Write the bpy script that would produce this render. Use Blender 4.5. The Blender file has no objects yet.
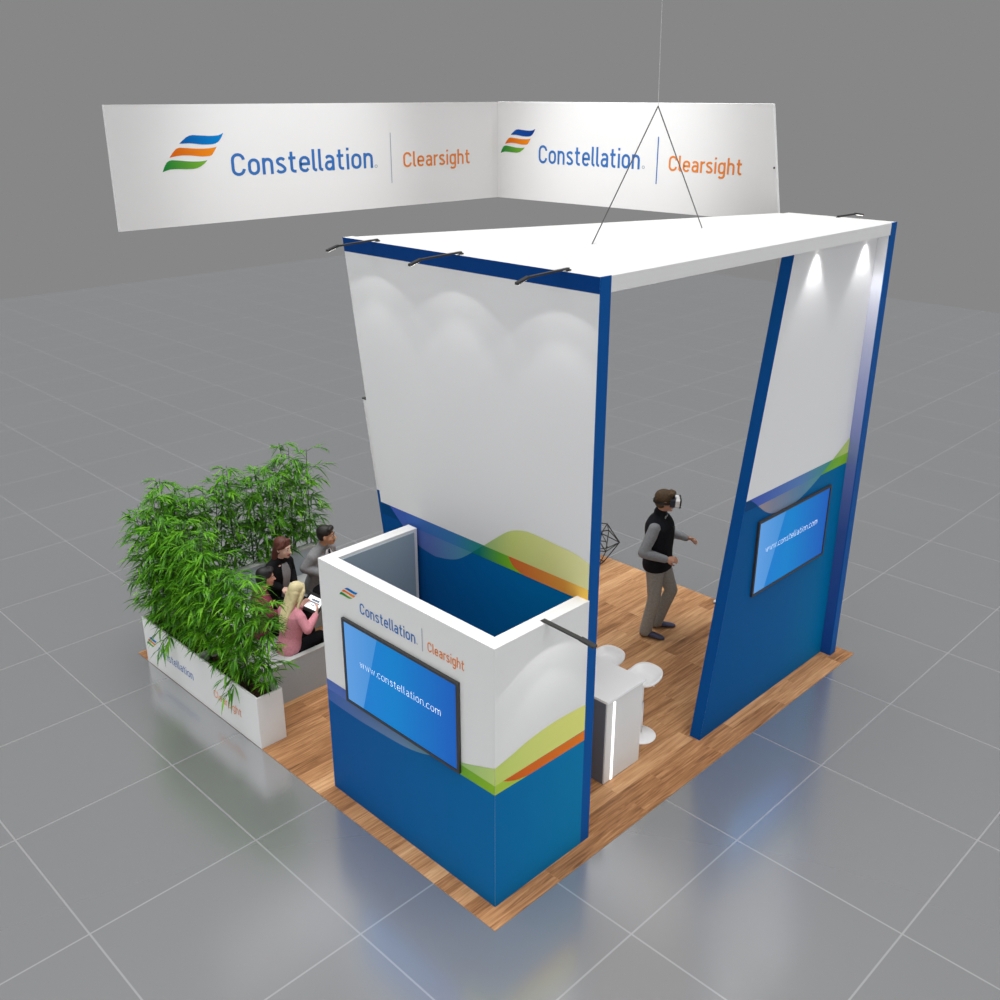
import bpy, bmesh, math, random
from mathutils import Vector, Matrix, Quaternion
from mathutils.geometry import tessellate_polygon
random.seed(7)
PI = math.pi
V = Vector
sc = bpy.context.scene
col = sc.collection

# ------------------------------------------------------------------ materials
def lin(c):
    return tuple(((x/255)/12.92 if x/255 <= .04045 else ((x/255+.055)/1.055)**2.4) for x in c)

MATS = {}
def mat(name, rgb=(200, 200, 200), rough=.5, metal=0., spec=.5, emit=None, noise=0., nscale=30., lin_rgb=None):
    if name in MATS: return MATS[name]
    m = bpy.data.materials.new(name); m.use_nodes = True
    nt = m.node_tree; b = nt.nodes['Principled BSDF']
    c = lin_rgb or lin(rgb)
    b.inputs['Base Color'].default_value = (*c, 1)
    b.inputs['Roughness'].default_value = rough
    b.inputs['Metallic'].default_value = metal
    b.inputs['Specular IOR Level'].default_value = spec
    if emit:
        b.inputs['Emission Color'].default_value = (*c, 1); b.inputs['Emission Strength'].default_value = emit
    if noise:
        tc = nt.nodes.new('ShaderNodeTexCoord'); n = nt.nodes.new('ShaderNodeTexNoise')
        n.inputs['Scale'].default_value = nscale; n.inputs['Detail'].default_value = 3
        nt.links.new(tc.outputs['Object'], n.inputs['Vector'])
        r = nt.nodes.new('ShaderNodeValToRGB')
        r.color_ramp.elements[0].position = .3; r.color_ramp.elements[1].position = .7
        r.color_ramp.elements[0].color = (*[x*(1-noise) for x in c], 1)
        r.color_ramp.elements[1].color = (*[min(1, x*(1+noise)) for x in c], 1)
        nt.links.new(n.outputs['Fac'], r.inputs['Fac']); nt.links.new(r.outputs['Color'], b.inputs['Base Color'])
    MATS[name] = m
    return m

def grad(name, axis, stops, rough=.45, emit=0.):
    """colour as a gradient along a world axis; stops = [(coordinate, rgb)...] ascending"""
    m = bpy.data.materials.new(name); m.use_nodes = True; nt = m.node_tree; b = nt.nodes['Principled BSDF']
    b.inputs['Roughness'].default_value = rough; b.inputs['Specular IOR Level'].default_value = .03
    g = nt.nodes.new('ShaderNodeNewGeometry'); s = nt.nodes.new('ShaderNodeSeparateXYZ')
    nt.links.new(g.outputs['Position'], s.inputs[0])
    mr = nt.nodes.new('ShaderNodeMapRange')
    mr.inputs['From Min'].default_value = stops[0][0]; mr.inputs['From Max'].default_value = stops[-1][0]
    nt.links.new(s.outputs['XYZ'.index(axis.upper())], mr.inputs['Value'])
    r = nt.nodes.new('ShaderNodeValToRGB'); e = r.color_ramp.elements
    while len(e) < len(stops): e.new(.5)
    for k, (p, c) in enumerate(stops):
        e[k].position = (p-stops[0][0])/(stops[-1][0]-stops[0][0]); e[k].color = (*lin(c), 1)
    nt.links.new(mr.outputs['Result'], r.inputs['Fac']); nt.links.new(r.outputs['Color'], b.inputs['Base Color'])
    if emit:
        nt.links.new(r.outputs['Color'], b.inputs['Emission Color']); b.inputs['Emission Strength'].default_value = emit
    return m

def wood_mat():
    m = bpy.data.materials.new('oak_planks'); m.use_nodes = True; nt = m.node_tree; N = nt.nodes; L = nt.links
    b = N['Principled BSDF']; g = N.new('ShaderNodeNewGeometry')
    br = N.new('ShaderNodeTexBrick'); br.offset = .37; br.squash = 1
    br.inputs['Scale'].default_value = 1; br.inputs['Brick Width'].default_value = 1.25; br.inputs['Row Height'].default_value = .185
    br.inputs['Mortar Size'].default_value = .0012; br.inputs['Mortar Smooth'].default_value = .3; br.inputs['Bias'].default_value = 0
    br.inputs['Color1'].default_value = (0, 0, 0, 1); br.inputs['Color2'].default_value = (1, 1, 1, 1); br.inputs['Mortar'].default_value = (.35, .35, .35, 1)
    L.new(g.outputs['Position'], br.inputs['Vector'])
    bw = N.new('ShaderNodeRGBToBW'); L.new(br.outputs['Color'], bw.inputs[0])
    # grain coordinates shifted per plank
    sh = N.new('ShaderNodeVectorMath'); sh.operation = 'MULTIPLY_ADD'
    cx = N.new('ShaderNodeCombineXYZ'); 
    for i in range(3): L.new(bw.outputs[0], cx.inputs[i])
    L.new(cx.outputs[0], sh.inputs[0]); sh.inputs[1].default_value = (37, 11, 19); L.new(g.outputs['Position'], sh.inputs[2])
    mp = N.new('ShaderNodeMapping'); mp.inputs['Scale'].default_value = (1.1, 13, 1); L.new(sh.outputs[0], mp.inputs['Vector'])
    n1 = N.new('ShaderNodeTexNoise'); n1.inputs['Scale'].default_value = 1.3; n1.inputs['Detail'].default_value = 7; n1.inputs['Distortion'].default_value = 1.6
    n1.inputs['Roughness'].default_value = .62
    L.new(mp.outputs[0], n1.inputs['Vector'])
    mp2 = N.new('ShaderNodeMapping'); mp2.inputs['Scale'].default_value = (2.2, 70, 1); L.new(sh.outputs[0], mp2.inputs['Vector'])
    n2 = N.new('ShaderNodeTexNoise'); n2.inputs['Scale'].default_value = 1; n2.inputs['Detail'].default_value = 4; L.new(mp2.outputs[0], n2.inputs['Vector'])
    a = N.new('ShaderNodeMath'); a.operation = 'MULTIPLY_ADD'; a.inputs[1].default_value = .24; L.new(bw.outputs[0], a.inputs[0])
    a2 = N.new('ShaderNodeMath'); a2.operation = 'MULTIPLY_ADD'; a2.inputs[1].default_value = .68; L.new(n1.outputs['Fac'], a2.inputs[0]); 
    a3 = N.new('ShaderNodeMath'); a3.operation = 'MULTIPLY'; a3.inputs[1].default_value = .36; L.new(n2.outputs['Fac'], a3.inputs[0])
    L.new(a3.outputs[0], a2.inputs[2]); L.new(a2.outputs[0], a.inputs[2])
    r = N.new('ShaderNodeValToRGB'); e = r.color_ramp.elements
    e.new(.5); e.new(.5)
    for k, (p, c) in enumerate(((.36, WD[0]), (.55, WD[1]), (.70, WD[2]), (.88, WD[3]))):
        e[k].position = p; e[k].color = (*lin(c), 1)
    L.new(a.outputs[0], r.inputs['Fac']); L.new(r.outputs['Color'], b.inputs['Base Color'])
    b.inputs['Roughness'].default_value = .42; b.inputs['Specular IOR Level'].default_value = .25
    return m
WD = ((86, 57, 35), (156, 110, 72), (190, 143, 100), (214, 172, 128))

def tile_mat():
    m = bpy.data.materials.new('polished_grey_tiles'); m.use_nodes = True; nt = m.node_tree; N = nt.nodes; L = nt.links
    N.remove(N['Principled BSDF']); out = N['Material Output']
    g = N.new('ShaderNodeNewGeometry')
    br = N.new('ShaderNodeTexBrick'); br.offset = 0; br.squash = 1
    T = 1.541
    mp = N.new('ShaderNodeMapping'); mp.inputs['Location'].default_value = (.784+T*20, .795+T*20, 0); L.new(g.outputs['Position'], mp.inputs['Vector'])
    br.inputs['Scale'].default_value = 1; br.inputs['Brick Width'].default_value = T; br.inputs['Row Height'].default_value = T
    br.inputs['Mortar Size'].default_value = .011; br.inputs['Mortar Smooth'].default_value = .6
    br.inputs['Color1'].default_value = (.192, .193, .195, 1); br.inputs['Color2'].default_value = (.200, .201, .203, 1); br.inputs['Mortar'].default_value = (.315, .315, .32, 1)
    L.new(mp.outputs[0], br.inputs['Vector'])
    d = N.new('ShaderNodeBsdfDiffuse'); L.new(br.outputs['Color'], d.inputs['Color'])
    gl = N.new('ShaderNodeBsdfGlossy'); gl.inputs['Roughness'].default_value = .2; gl.inputs['Color'].default_value = (.95, .97, 1, 1)
    lw = N.new('ShaderNodeLayerWeight'); lw.inputs['Blend'].default_value = .5
    mr = N.new('ShaderNodeMapRange'); mr.inputs['From Min'].default_value = .2; mr.inputs['From Max'].default_value = .95
    mr.inputs['To Min'].default_value = .23; mr.inputs['To Max'].default_value = .95; L.new(lw.outputs['Facing'], mr.inputs['Value'])
    mul = N.new('ShaderNodeMath'); mul.operation = 'MULTIPLY_ADD'; mul.inputs[1].default_value = -.22; mul.inputs[2].default_value = 1
    L.new(br.outputs['Fac'], mul.inputs[0])
    m2 = N.new('ShaderNodeMath'); m2.operation = 'MULTIPLY'; L.new(mr.outputs[0], m2.inputs[0]); L.new(mul.outputs[0], m2.inputs[1])
    mx = N.new('ShaderNodeMixShader'); L.new(m2.outputs[0], mx.inputs[0]); L.new(d.outputs[0], mx.inputs[1]); L.new(gl.outputs[0], mx.inputs[2])
    L.new(mx.outputs[0], out.inputs['Surface'])
    return m

def leaf_mat():
    m = bpy.data.materials.new('bamboo_leaf'); m.use_nodes = True; nt = m.node_tree; N = nt.nodes; L = nt.links
    b = N['Principled BSDF']; out = N['Material Output']
    g = N.new('ShaderNodeNewGeometry'); n = N.new('ShaderNodeTexNoise'); n.inputs['Scale'].default_value = 5; n.inputs['Detail'].default_value = 2
    L.new(g.outputs['Position'], n.inputs['Vector'])
    rnd = N.new('ShaderNodeMath'); rnd.operation = 'MULTIPLY_ADD'; rnd.inputs[1].default_value = .5; L.new(g.outputs['Random Per Island'], rnd.inputs[0])
    hm = N.new('ShaderNodeMath'); hm.operation = 'MULTIPLY'; hm.inputs[1].default_value = .5; L.new(n.outputs['Fac'], hm.inputs[0]); L.new(hm.outputs[0], rnd.inputs[2])
    r = N.new('ShaderNodeValToRGB'); e = r.color_ramp.elements; e.new(.5)
    for k, (p, c) in enumerate(((.2, (34, 88, 12)), (.5, (78, 146, 22)), (.8, (132, 198, 44)))):
        e[k].position = p; e[k].color = (*lin(c), 1)
    L.new(rnd.outputs[0], r.inputs['Fac']); L.new(r.outputs['Color'], b.inputs['Base Color'])
    b.inputs['Roughness'].default_value = .45; b.inputs['Specular IOR Level'].default_value = .3
    t = N.new('ShaderNodeBsdfTranslucent'); L.new(r.outputs['Color'], t.inputs['Color'])
    mx = N.new('ShaderNodeMixShader'); mx.inputs[0].default_value = .3
    L.new(b.outputs[0], mx.inputs[1]); L.new(t.outputs[0], mx.inputs[2]); L.new(mx.outputs[0], out.inputs['Surface'])
    return m

def screen_mat(name, axis, u0, u1, z0, z1, d0, d1):
    """lit blue screen; d0/d1 = where the paler slanted stripe ends at the top / bottom (in 0..1 across)"""
    m = bpy.data.materials.new(name); m.use_nodes = True; nt = m.node_tree; N = nt.nodes; L = nt.links
    b = N['Principled BSDF']; g = N.new('ShaderNodeNewGeometry'); s = N.new('ShaderNodeSeparateXYZ'); L.new(g.outputs['Position'], s.inputs[0])
    def mrange(sock, a, c, lo=0., hi=1.):
        q = N.new('ShaderNodeMapRange'); q.inputs['From Min'].default_value = a; q.inputs['From Max'].default_value = c
        q.inputs['To Min'].default_value = lo; q.inputs['To Max'].default_value = hi; L.new(sock, q.inputs['Value']); return q.outputs['Result']
    u = mrange(s.outputs['XYZ'.index(axis)], u0, u1); v = mrange(s.outputs['Z'], z0, z1)
    r = N.new('ShaderNodeValToRGB'); e = r.color_ramp.elements; e.new(.5)
    for k, (p, c) in enumerate(((0, (28, 124, 210)), (.45, (8, 128, 204)), (1, (22, 92, 186)))):
        e[k].position = p; e[k].color = (*lin(c), 1)
    L.new(u, r.inputs['Fac'])
    edge = mrange(v, 0, 1, d1, d0)
    lt = N.new('ShaderNodeMath'); lt.operation = 'LESS_THAN'; L.new(u, lt.inputs[0]); L.new(edge, lt.inputs[1])
    fade = mrange(u, 0, .5, .36, .08)
    mu = N.new('ShaderNodeMath'); mu.operation = 'MULTIPLY'; L.new(lt.outputs[0], mu.inputs[0]); L.new(fade, mu.inputs[1])
    mx = N.new('ShaderNodeMixRGB'); L.new(mu.outputs[0], mx.inputs[0]); L.new(r.outputs['Color'], mx.inputs[1]); mx.inputs[2].default_value = (*lin((150, 205, 255)), 1)
    b.inputs['Base Color'].default_value = (.01, .015, .02, 1)
    b.inputs['Roughness'].default_value = .3; b.inputs['Specular IOR Level'].default_value = .04
    L.new(mx.outputs[0], b.inputs['Emission Color']); b.inputs['Emission Strength'].default_value = .95
    return m

WHITE = mat('white_laminate', lin_rgb=(.74, .74, .735), rough=.55, spec=.2)
SIGNW = mat('white_fabric', lin_rgb=(.80, .80, .80), rough=.9, spec=.1)
BLUE = mat('blue_edge_paint', (14, 80, 150), rough=.5, spec=.04)
NAVY = mat('navy_band_print', (8, 60, 126), rough=.5, spec=.04)
DARK = mat('dark_metal', (62, 62, 62), rough=.4, metal=.3)
BLACKM = mat('black_plastic', (26, 26, 28), rough=.4)
TVFR = mat('tv_bezel', (48, 48, 50), rough=.4)
WPLAST = mat('white_plastic', lin_rgb=(.90, .90, .91), rough=.3)
TXT_B = mat('lettering_blue', (32, 104, 178), rough=.6)
TXT_O = mat('lettering_orange', (228, 128, 34), rough=.6)
TXT_G = mat('lettering_grey', (150, 162, 174), rough=.6)
TXT_W = mat('screen_white', (240, 248, 255), emit=.95)
GREYB = mat('grey_upholstery', (120, 121, 120), rough=.75, noise=.05, nscale=60)
GREYL = mat('pale_grey_upholstery', (168, 169, 168), rough=.75, noise=.04, nscale=60)
GREYT = mat('grey_bench_cap', (178, 180, 178), rough=.6)
SOIL = mat('dark_bark_mulch', (72, 48, 34), rough=1, noise=.75, nscale=34)
CULM = mat('bamboo_culm', (38, 58, 26), rough=.5, noise=.3, nscale=20)
CHAR = mat('charcoal_laminate', (98, 102, 114), rough=.35)
LED = mat('lit_led_strip', (255, 255, 255), emit=1.3)
LAMPGLOW = mat('lamp_lens', (255, 250, 240), emit=4)
CABLE = mat('steel_cable', (95, 95, 95), rough=.4, metal=.4)
LEAF = leaf_mat(); WOOD = wood_mat(); TILE = tile_mat()

# ------------------------------------------------------------------ object helpers
def link(o):
    col.objects.link(o); return o
def thing(name, label, cat, loc=(0, 0, 0), rz=0., group=None, scale=1.):
    o = link(bpy.data.objects.new(name, None)); o.empty_display_size = .2
    o.location = loc; o.rotation_euler = (0, 0, rz); o.scale = (scale,)*3
    o['label'] = label; o['category'] = cat
    if group: o['group'] = group
    return o
def wl(p):   # location of a thing / of a part's thing (parts sit at their thing's origin)
    while p is not None and p.parent is not None: p = p.parent
    return p.location if p is not None else V((0, 0, 0))
def obj(name, bm, m, parent=None, world=True, smooth=False, label=None):
    me = bpy.data.meshes.new(name)
    if world and parent is not None:
        bmesh.ops.translate(bm, verts=bm.verts, vec=-V(wl(parent)))
    if not bm.faces.layers.int.get('keep'): bmesh.ops.recalc_face_normals(bm, faces=bm.faces)
    bm.to_mesh(me); bm.free()
    for q in (m if isinstance(m, (list, tuple)) else [m]): me.materials.append(q)
    if smooth:
        for p in me.polygons: p.use_smooth = True
    o = link(bpy.data.objects.new(name, me))
    if parent is not None: o.parent = parent
    if label: o['label'] = label
    return o
def tag(o, label, cat, group=None):
    o['label'] = label; o['category'] = cat
    if group: o['group'] = group
    return o
def box(bm, a, b, bev=0.):
    a, b = V(a), V(b)
    r = bmesh.ops.create_cube(bm, size=1)['verts']
    c = (a+b)/2; d = b-a
    for v in r: v.co = V((v.co.x*d.x, v.co.y*d.y, v.co.z*d.z))+c
    if bev:
        es = {e for v in r for e in v.link_edges}
        bmesh.ops.bevel(bm, geom=list(es), offset=bev, segments=2, affect='EDGES', profile=.5)
def prism(bm, pts, ext, bev=0.):
    """closed polygon (3-D points) pushed along ext"""
    n0 = [bm.verts.new(V(p)) for p in pts]; n1 = [bm.verts.new(V(p)+V(ext)) for p in pts]
    f = [bm.faces.new(n0), bm.faces.new(n1[::-1])]
    k = len(pts)
    for i in range(k): f.append(bm.faces.new((n0[i], n0[(i+1) % k], n1[(i+1) % k], n1[i])))
    if bev:
        bmesh.ops.recalc_face_normals(bm, faces=f)
        es = {e for q in f for e in q.edges}
        bmesh.ops.bevel(bm, geom=list(es), offset=bev, segments=2, affect='EDGES', profile=.5)
def frame_of(d):
    d = V(d).normalized(); a = V((0, 0, 1)) if abs(d.z) < .9 else V((1, 0, 0))
    x = d.cross(a).normalized(); return x, d.cross(x).normalized(), d
def ring(bm, c, ax, ay, n=16):
    return [bm.verts.new(V(c)+V(ax)*math.cos(2*PI*i/n)+V(ay)*math.sin(2*PI*i/n)) for i in range(n)]
def loft(bm, rings, cap=True):
    for a, b in zip(rings, rings[1:]):
        n = len(a)
        for i in range(n): bm.faces.new((a[i], a[(i+1) % n], b[(i+1) % n], b[i]))
    if cap:
        bm.faces.new(rings[0][::-1]); bm.faces.new(rings[-1])
def tube(bm, pts, r, n=8, flat=None):
    pts = [V(p) for p in pts]; rr = r if isinstance(r, (list, tuple)) else [r]*len(pts)
    rings = []
    x = None
    for i, p in enumerate(pts):
        d = (pts[min(i+1, len(pts)-1)]-pts[max(i-1, 0)]).normalized()
        if x is None: x, y, _ = frame_of(d)
        else:
            x = (x-d*x.dot(d)).normalized(); y = d.cross(x)
        rings.append(ring(bm, p, x*rr[i], y*rr[i], n))
    loft(bm, rings)
def lathe(bm, prof, c, n=32):
    rings = [ring(bm, V(c)+V((0, 0, z)), V((r, 0, 0)), V((0, r, 0)), n) for r, z in prof]
    loft(bm, rings)
def ball(bm, c, r, rot=None, u=14, w=9):
    r = V(r) if isinstance(r, (tuple, list, Vector)) else V((r, r, r))
    M = Matrix.Translation(V(c)) @ (rot.to_4x4() if rot else Matrix.Identity(4)) @ Matrix.Diagonal((*r, 1))
    bmesh.ops.create_uvsphere(bm, u_segments=u, v_segments=w, radius=1, matrix=M)
def bevel_mod(o, w=.006, seg=2):
    md = o.modifiers.new('Bevel', 'BEVEL'); md.width = w; md.segments = seg; md.limit_method = 'ANGLE'; md.angle_limit = math.radians(40)
    return o

def curve(pts, n=6):
    """Catmull-Rom through 2-D points"""
    out = []
    for i in range(len(pts)-1):
        p0 = pts[max(i-1, 0)]; p1 = pts[i]; p2 = pts[i+1]; p3 = pts[min(i+2, len(pts)-1)]
        for k in range(n):
            t = k/n
            out.append(tuple(.5*((2*b)+(-a+c)*t+(2*a-5*b+4*c-d)*t*t+(-a+3*b-3*c+d)*t**3) for a, b, c, d in zip(p0, p1, p2, p3)))
    out.append(pts[-1]); return out

# stroke lettering: rounded-square sans drawn as centre lines, then thickened ---
def arc_(cx, cy, rx, ry, a0, a1, n=7):
    return [(cx+rx*math.cos(math.radians(a0+(a1-a0)*k/n)), cy+ry*math.sin(math.radians(a0+(a1-a0)*k/n))) for k in range(n+1)]
def glyphs(hw):
    X = .74; t = X-hw; b = hw; l = hw; r = .46; m = (l+r)/2; R = (r-l)/2; k = R*1.0
    o = arc_(m, t-k, R, k, 0, 180)+arc_(m, b+k, R, k, 180, 360); o = o+[o[0]]
    arch = lambda x0, x1: [(x0, t-.30)]+arc_((x0+x1)/2, t-.19, (x1-x0)/2, .19, 180, 0)+[(x1, 0)]
    rc = .54; mc = (l+rc)/2; Rc = (rc-l)/2
    G = {
     'o': ([o], .52), 'n': ([[(l, 0), (l, X)], arch(l, .43)], .495), 'h': ([[(l, 0), (l, 1.03)], arch(l, .43)], .495),
     'm': ([[(l, 0), (l, X)], arch(l, .39), arch(.39, .71)], .775),
     's': ([curve([(.40, t-.075), (.33, t-.01), (.22, t), (.11, t-.05), (.085, t-.14), (.14, t-.235), (.25, t-.29), (.36, .29), (.415, .20), (.38, b+.045), (.27, b), (.15, b+.008), (.05, b+.085)], 4)], .47),
     't': ([[(.15, .96), (.15, b+.14)]+arc_(.29, b+.14, .14, .14, 180, 270)+[(.36, b)], [(.01, t), (.35, t)]], .385),
     'e': ([[(l, .375), (r, .375)]+arc_(m, t-k, R, k, 0, 180)+arc_(m, b+k, R, k, 180, 270)+[(m+.07, b), (r-.03, b+.085)]], .515),
     'l': ([[(l, 1.03), (l, b+.12)]+arc_(l+.12, b+.12, .12, .12, 180, 270)+[(l+.15, b)]], .19),
     'a': ([[(.075, t-.085), (.15, t-.01), (.23, t)]+arc_(.25, t-.17, .17, .17, 90, 0)+[(.42, 0)], [(.42, .41), (.22, .41)]+arc_(.22, (.41+b)/2, .155, (.41-b)/2, 90, 270)+[(.28, b), (.42, b+.12)]], .485),
     'i': ([[(l, 0), (l, X)], [(l, .90), (l, 1.03)]], .13), 'r': ([[(l, 0), (l, X)], [(l, t-.24)]+arc_(l+.2, t-.2, .2, .2, 180, 80)+[(.31, t-.01)]], .28),
     'C': ([[(rc, .70)]+arc_(mc, 1-hw-.24, Rc, .24, 12, 180)+arc_(mc, hw+.24, Rc, .24, 180, 348)+[(rc, .30)]], .60),
     'c': ([arc_(m, t-k, R, k, 30, 180)+arc_(m, b+k, R, k, 180, 330)], .48),
     'g': ([arc_(m-.01, t-.19, R-.01, .19, 0, 180)+arc_(m-.01, b+.19, R-.01, .19, 180, 360)+[(r-.02, t-.19)], [(r-.02, X), (r-.02, -.08)]+arc_(r-.17, -.08, .15, .15, 0, -90)+[(.16, -.23), (.08, -.16)]], .50),
     'w': ([[(.03, .73), (.19, .02), (.345, .70), (.50, .02), (.66, .73)]], .72), '.': ([[(.05, -.01), (.05, .12)]], .10),
     '®': ([arc_(.35, .5, .35, .4, 0, 360, 14)], .7)}
    return G
def lettering(body, o, u, v, nrm, width, cap, m, parent, weight=.066, name='lettering', off=.002, gap=.115, label=None):
    """o = baseline start, u/v unit vectors, cap = capital height, weight = half stroke / cap"""
    G = glyphs(weight); o, u, v, nrm = V(o), V(u), V(v), V(nrm)
    tot = sum(G[c][1]+gap for c in body)-gap; sx = width/tot; hw = weight*cap; sxw = min(1.25, max(.6, sx/cap))
    bm = bmesh.new(); x = 0.; lay = 0
    for c in body:
        for st in G[c][0]:
            P = [((x+p[0])*sx, p[1]*cap) for p in st]; closed = (P[0][0]-P[-1][0])**2+(P[0][1]-P[-1][1])**2 < 1e-12
            if closed: P = P[:-1]
            n = len(P); Lf, Rt = [], []
            for i in range(n):
                a = P[i-1] if i or closed else P[0]; b = P[(i+1) % n] if i < n-1 or closed else P[-1]
                d1 = (V((P[i][0]-a[0], P[i][1]-a[1]))); d2 = V((b[0]-P[i][0], b[1]-P[i][1]))
                d1 = d1.normalized() if d1.length > 1e-9 else d2.normalized(); d2 = d2.normalized() if d2.length > 1e-9 else d1
                nn = V((-(d1.y+d2.y), d1.x+d2.x)); nn = nn.normalized() if nn.length > 1e-6 else V((-d1.y, d1.x))
                ml = hw/max(.55, nn.dot(V((-d1.y, d1.x))))
                e = off+lay*.00015
                for s, lst in ((1, Lf), (-1, Rt)):
                    lst.append(bm.verts.new(o+u*(P[i][0]+s*nn.x*ml*sxw)+v*(P[i][1]+s*nn.y*ml)+nrm*e))
            for i in range(n if closed else n-1):
                j = (i+1) % n; bm.faces.new((Rt[i], Rt[j], Lf[j], Lf[i]))
            lay = (lay+1) % 4
        x += G[c][1]+gap
    return obj(name, bm, m, parent, label=label)
BL = [(1.254, 5.766), (1.30, 5.80), (1.346, 5.831), (1.385, 5.845), (1.424, 5.850), (1.52, 5.843), (1.614, 5.836), (1.68, 5.836), (1.732, 5.840), (1.768, 5.851), (1.798, 5.866),
      (1.77, 5.82), (1.745, 5.79), (1.724, 5.772), (1.69, 5.757), (1.652, 5.750), (1.59, 5.748), (1.526, 5.750), (1.45, 5.760), (1.376, 5.768)]
ORA = [(1.124, 5.629), (1.165, 5.675), (1.206, 5.712), (1.23, 5.722), (1.258, 5.726), (1.35, 5.719), (1.445, 5.711), (1.53, 5.708), (1.60, 5.709), (1.655, 5.714), (1.70, 5.722),
       (1.66, 5.672), (1.63, 5.637), (1.60, 5.629), (1.511, 5.627), (1.43, 5.637), (1.36, 5.645), (1.28, 5.648), (1.209, 5.643), (1.165, 5.636)]
GR = [(1.026, 5.487), (1.055, 5.54), (1.086, 5.582), (1.112, 5.597), (1.148, 5.604), (1.23, 5.597), (1.315, 5.587), (1.39, 5.580), (1.466, 5.578), (1.52, 5.580), (1.57, 5.587),
      (1.53, 5.552), (1.479, 5.524), (1.435, 5.510), (1.389, 5.504), (1.31, 5.505), (1.229, 5.510), (1.17, 5.512), (1.117, 5.511), (1.07, 5.500)]
def logo_mark(o, u, v, nrm, width, height, parent, axis, off=.002, flip=False):
    """three waved stripes; o = lower-left corner"""
    o, u, v, nrm = V(o), V(u), V(v), V(nrm)
    a0 = (o)['xyz'.index(axis)]; a1 = (o+u*width)['xyz'.index(axis)]
    lo, hi = min(a0, a1), max(a0, a1)
    def g(nm, c0, c1):
        s = [(lo, c0), (hi, c1)] if a0 < a1 else [(lo, c1), (hi, c0)]
        return grad(nm, axis, s, .6)
    mats = [g('mark_blue', (18, 84, 170) if flip else (16, 64, 148), (24, 60, 140) if flip else (10, 130, 205)), g('mark_orange', (214, 92, 24), (240, 146, 30)), g('mark_green', (8, 128, 58), (140, 190, 50))]
    bm = bmesh.new()
    for k, P in enumerate((BL, ORA, GR)):
        vs = [bm.verts.new(o+u*((p[0]-1.026)/.774*width)+v*((p[1]-5.487)/.379*height)+nrm*off) for p in P]
        for t in tessellate_polygon([[V((*p, 0)) for p in P]]): f = bm.faces.new([vs[i] for i in t]); f.material_index = k
    return obj('logo_mark', bm, mats, parent)
def rect(bm, o, u, v, a, b, c, d, nrm, off):
    o, u, v, nrm = V(o), V(u), V(v), V(nrm)
    bm.faces.new([bm.verts.new(o+u*x+v*y+nrm*off) for x, y in ((a, c), (b, c), (b, d), (a, d))])

# printed wall graphic: coloured regions laid over each other in one mesh
def graphic(name, layers, P, nrm, parent):
    """layers = [(polygon [(u,z)...], material)...]; P maps (u,z) to a world point"""
    bm = bmesh.new(); mats = []
    for k, (poly, m) in enumerate(layers):
        if m not in mats: mats.append(m)
        vs = [bm.verts.new(V(P(*p))+V(nrm)*(.0008+.0004*k)) for p in poly]
        for t in tessellate_polygon([[V((*p, 0)) for p in poly]]):
            if abs((V(poly[t[1]])-V(poly[t[0]])).cross(V(poly[t[2]])-V(poly[t[0]]))) < 1e-9: continue
            f = bm.faces.new([vs[i] for i in t]); f.material_index = mats.index(m)
            f.normal_update()
            if f.normal.dot(V(nrm)) < 0: f.normal_flip()
    bm.faces.layers.int.new('keep')
    return obj(name, bm, mats, parent)
# ------------------------------------------------------------------ setting
bm = bmesh.new(); box(bm, (-14, -14, -.12), (28.3, 30.5, -.004))
fl = obj('floor', bm, TILE); fl['kind'] = 'structure'
bm = bmesh.new(); box(bm, (0, 0, -.003), (6.1, 6.13, .002))
wf = obj('floor_platform', bm, WOOD); wf['kind'] = 'structure'

# ------------------------------------------------------------------ suspended sign
Cb, Ct = V((6.06, 6.05, 4.908)), V((6.06, 6.05, 6.16))
Lb, Lt = V((.469, 6.05, 4.919)), V((.482, 6.05, 6.158))
Rb, Rt = V((6.06, 1.58, 4.92)), V((6.06, 1.79, 6.158))
sg = thing('hanging_sign', 'long white corner sign hanging above the booth, with logo and lettering on both faces', 'sign', (6.0, 6.05, 4.91))
bm = bmesh.new(); prism(bm, [Lb, Cb, Ct, Lt], (0, .04, 0)); obj('sign_panel', bm, SIGNW, sg)
bm = bmesh.new(); prism(bm, [Cb, Rb, Rt, Ct], (.04, 0, .005)); obj('sign_panel', bm, SIGNW, sg)
u, v, n = V((1, 0, 0)), V((0, 0, 1)), V((0, -1, 0))
logo_mark((1.026, 6.05, 5.487), u, v, n, .774, .379, sg, 'x')
lettering('Constellation', (1.858, 6.05, 5.402), u, v, n, 2.0, .245, TXT_B, sg)
lettering('Clearsight', (4.35, 6.05, 5.385), u, v, n, 1.175, .185, TXT_O, sg)
lettering('®', (3.885, 6.05, 5.40), u, v, n, .04, .04, TXT_G, sg, .09)
bm = bmesh.new(); rect(bm, (4.145, 6.05, 0), u, v, 0, .012, 5.205, 5.81, n, .002); obj('divider_line', bm, TXT_G, sg)
v = (Ct-Cb).normalized(); u = V((0, -1, 0)); n = u.cross(v).normalized()
if n.x > 0: n = -n
def onR(y, z): return V((6.06, -4.376+(y+4.376)*1.0058, 6.2546+(z-6.2546)*1.0058))
logo_mark(onR(5.93, 5.505), u, v, n, .66, .33, sg, 'y', flip=True)
lettering('Constellation', onR(5.21, 5.402), u, v, n, 1.70, .232, TXT_B, sg)
lettering('Clearsight', onR(3.085, 5.405), u, v, n, 1.02, .175, TXT_O, sg)
lettering('®', onR(3.48, 5.41), u, v, n, .035, .04, TXT_G, sg, .09)
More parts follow.
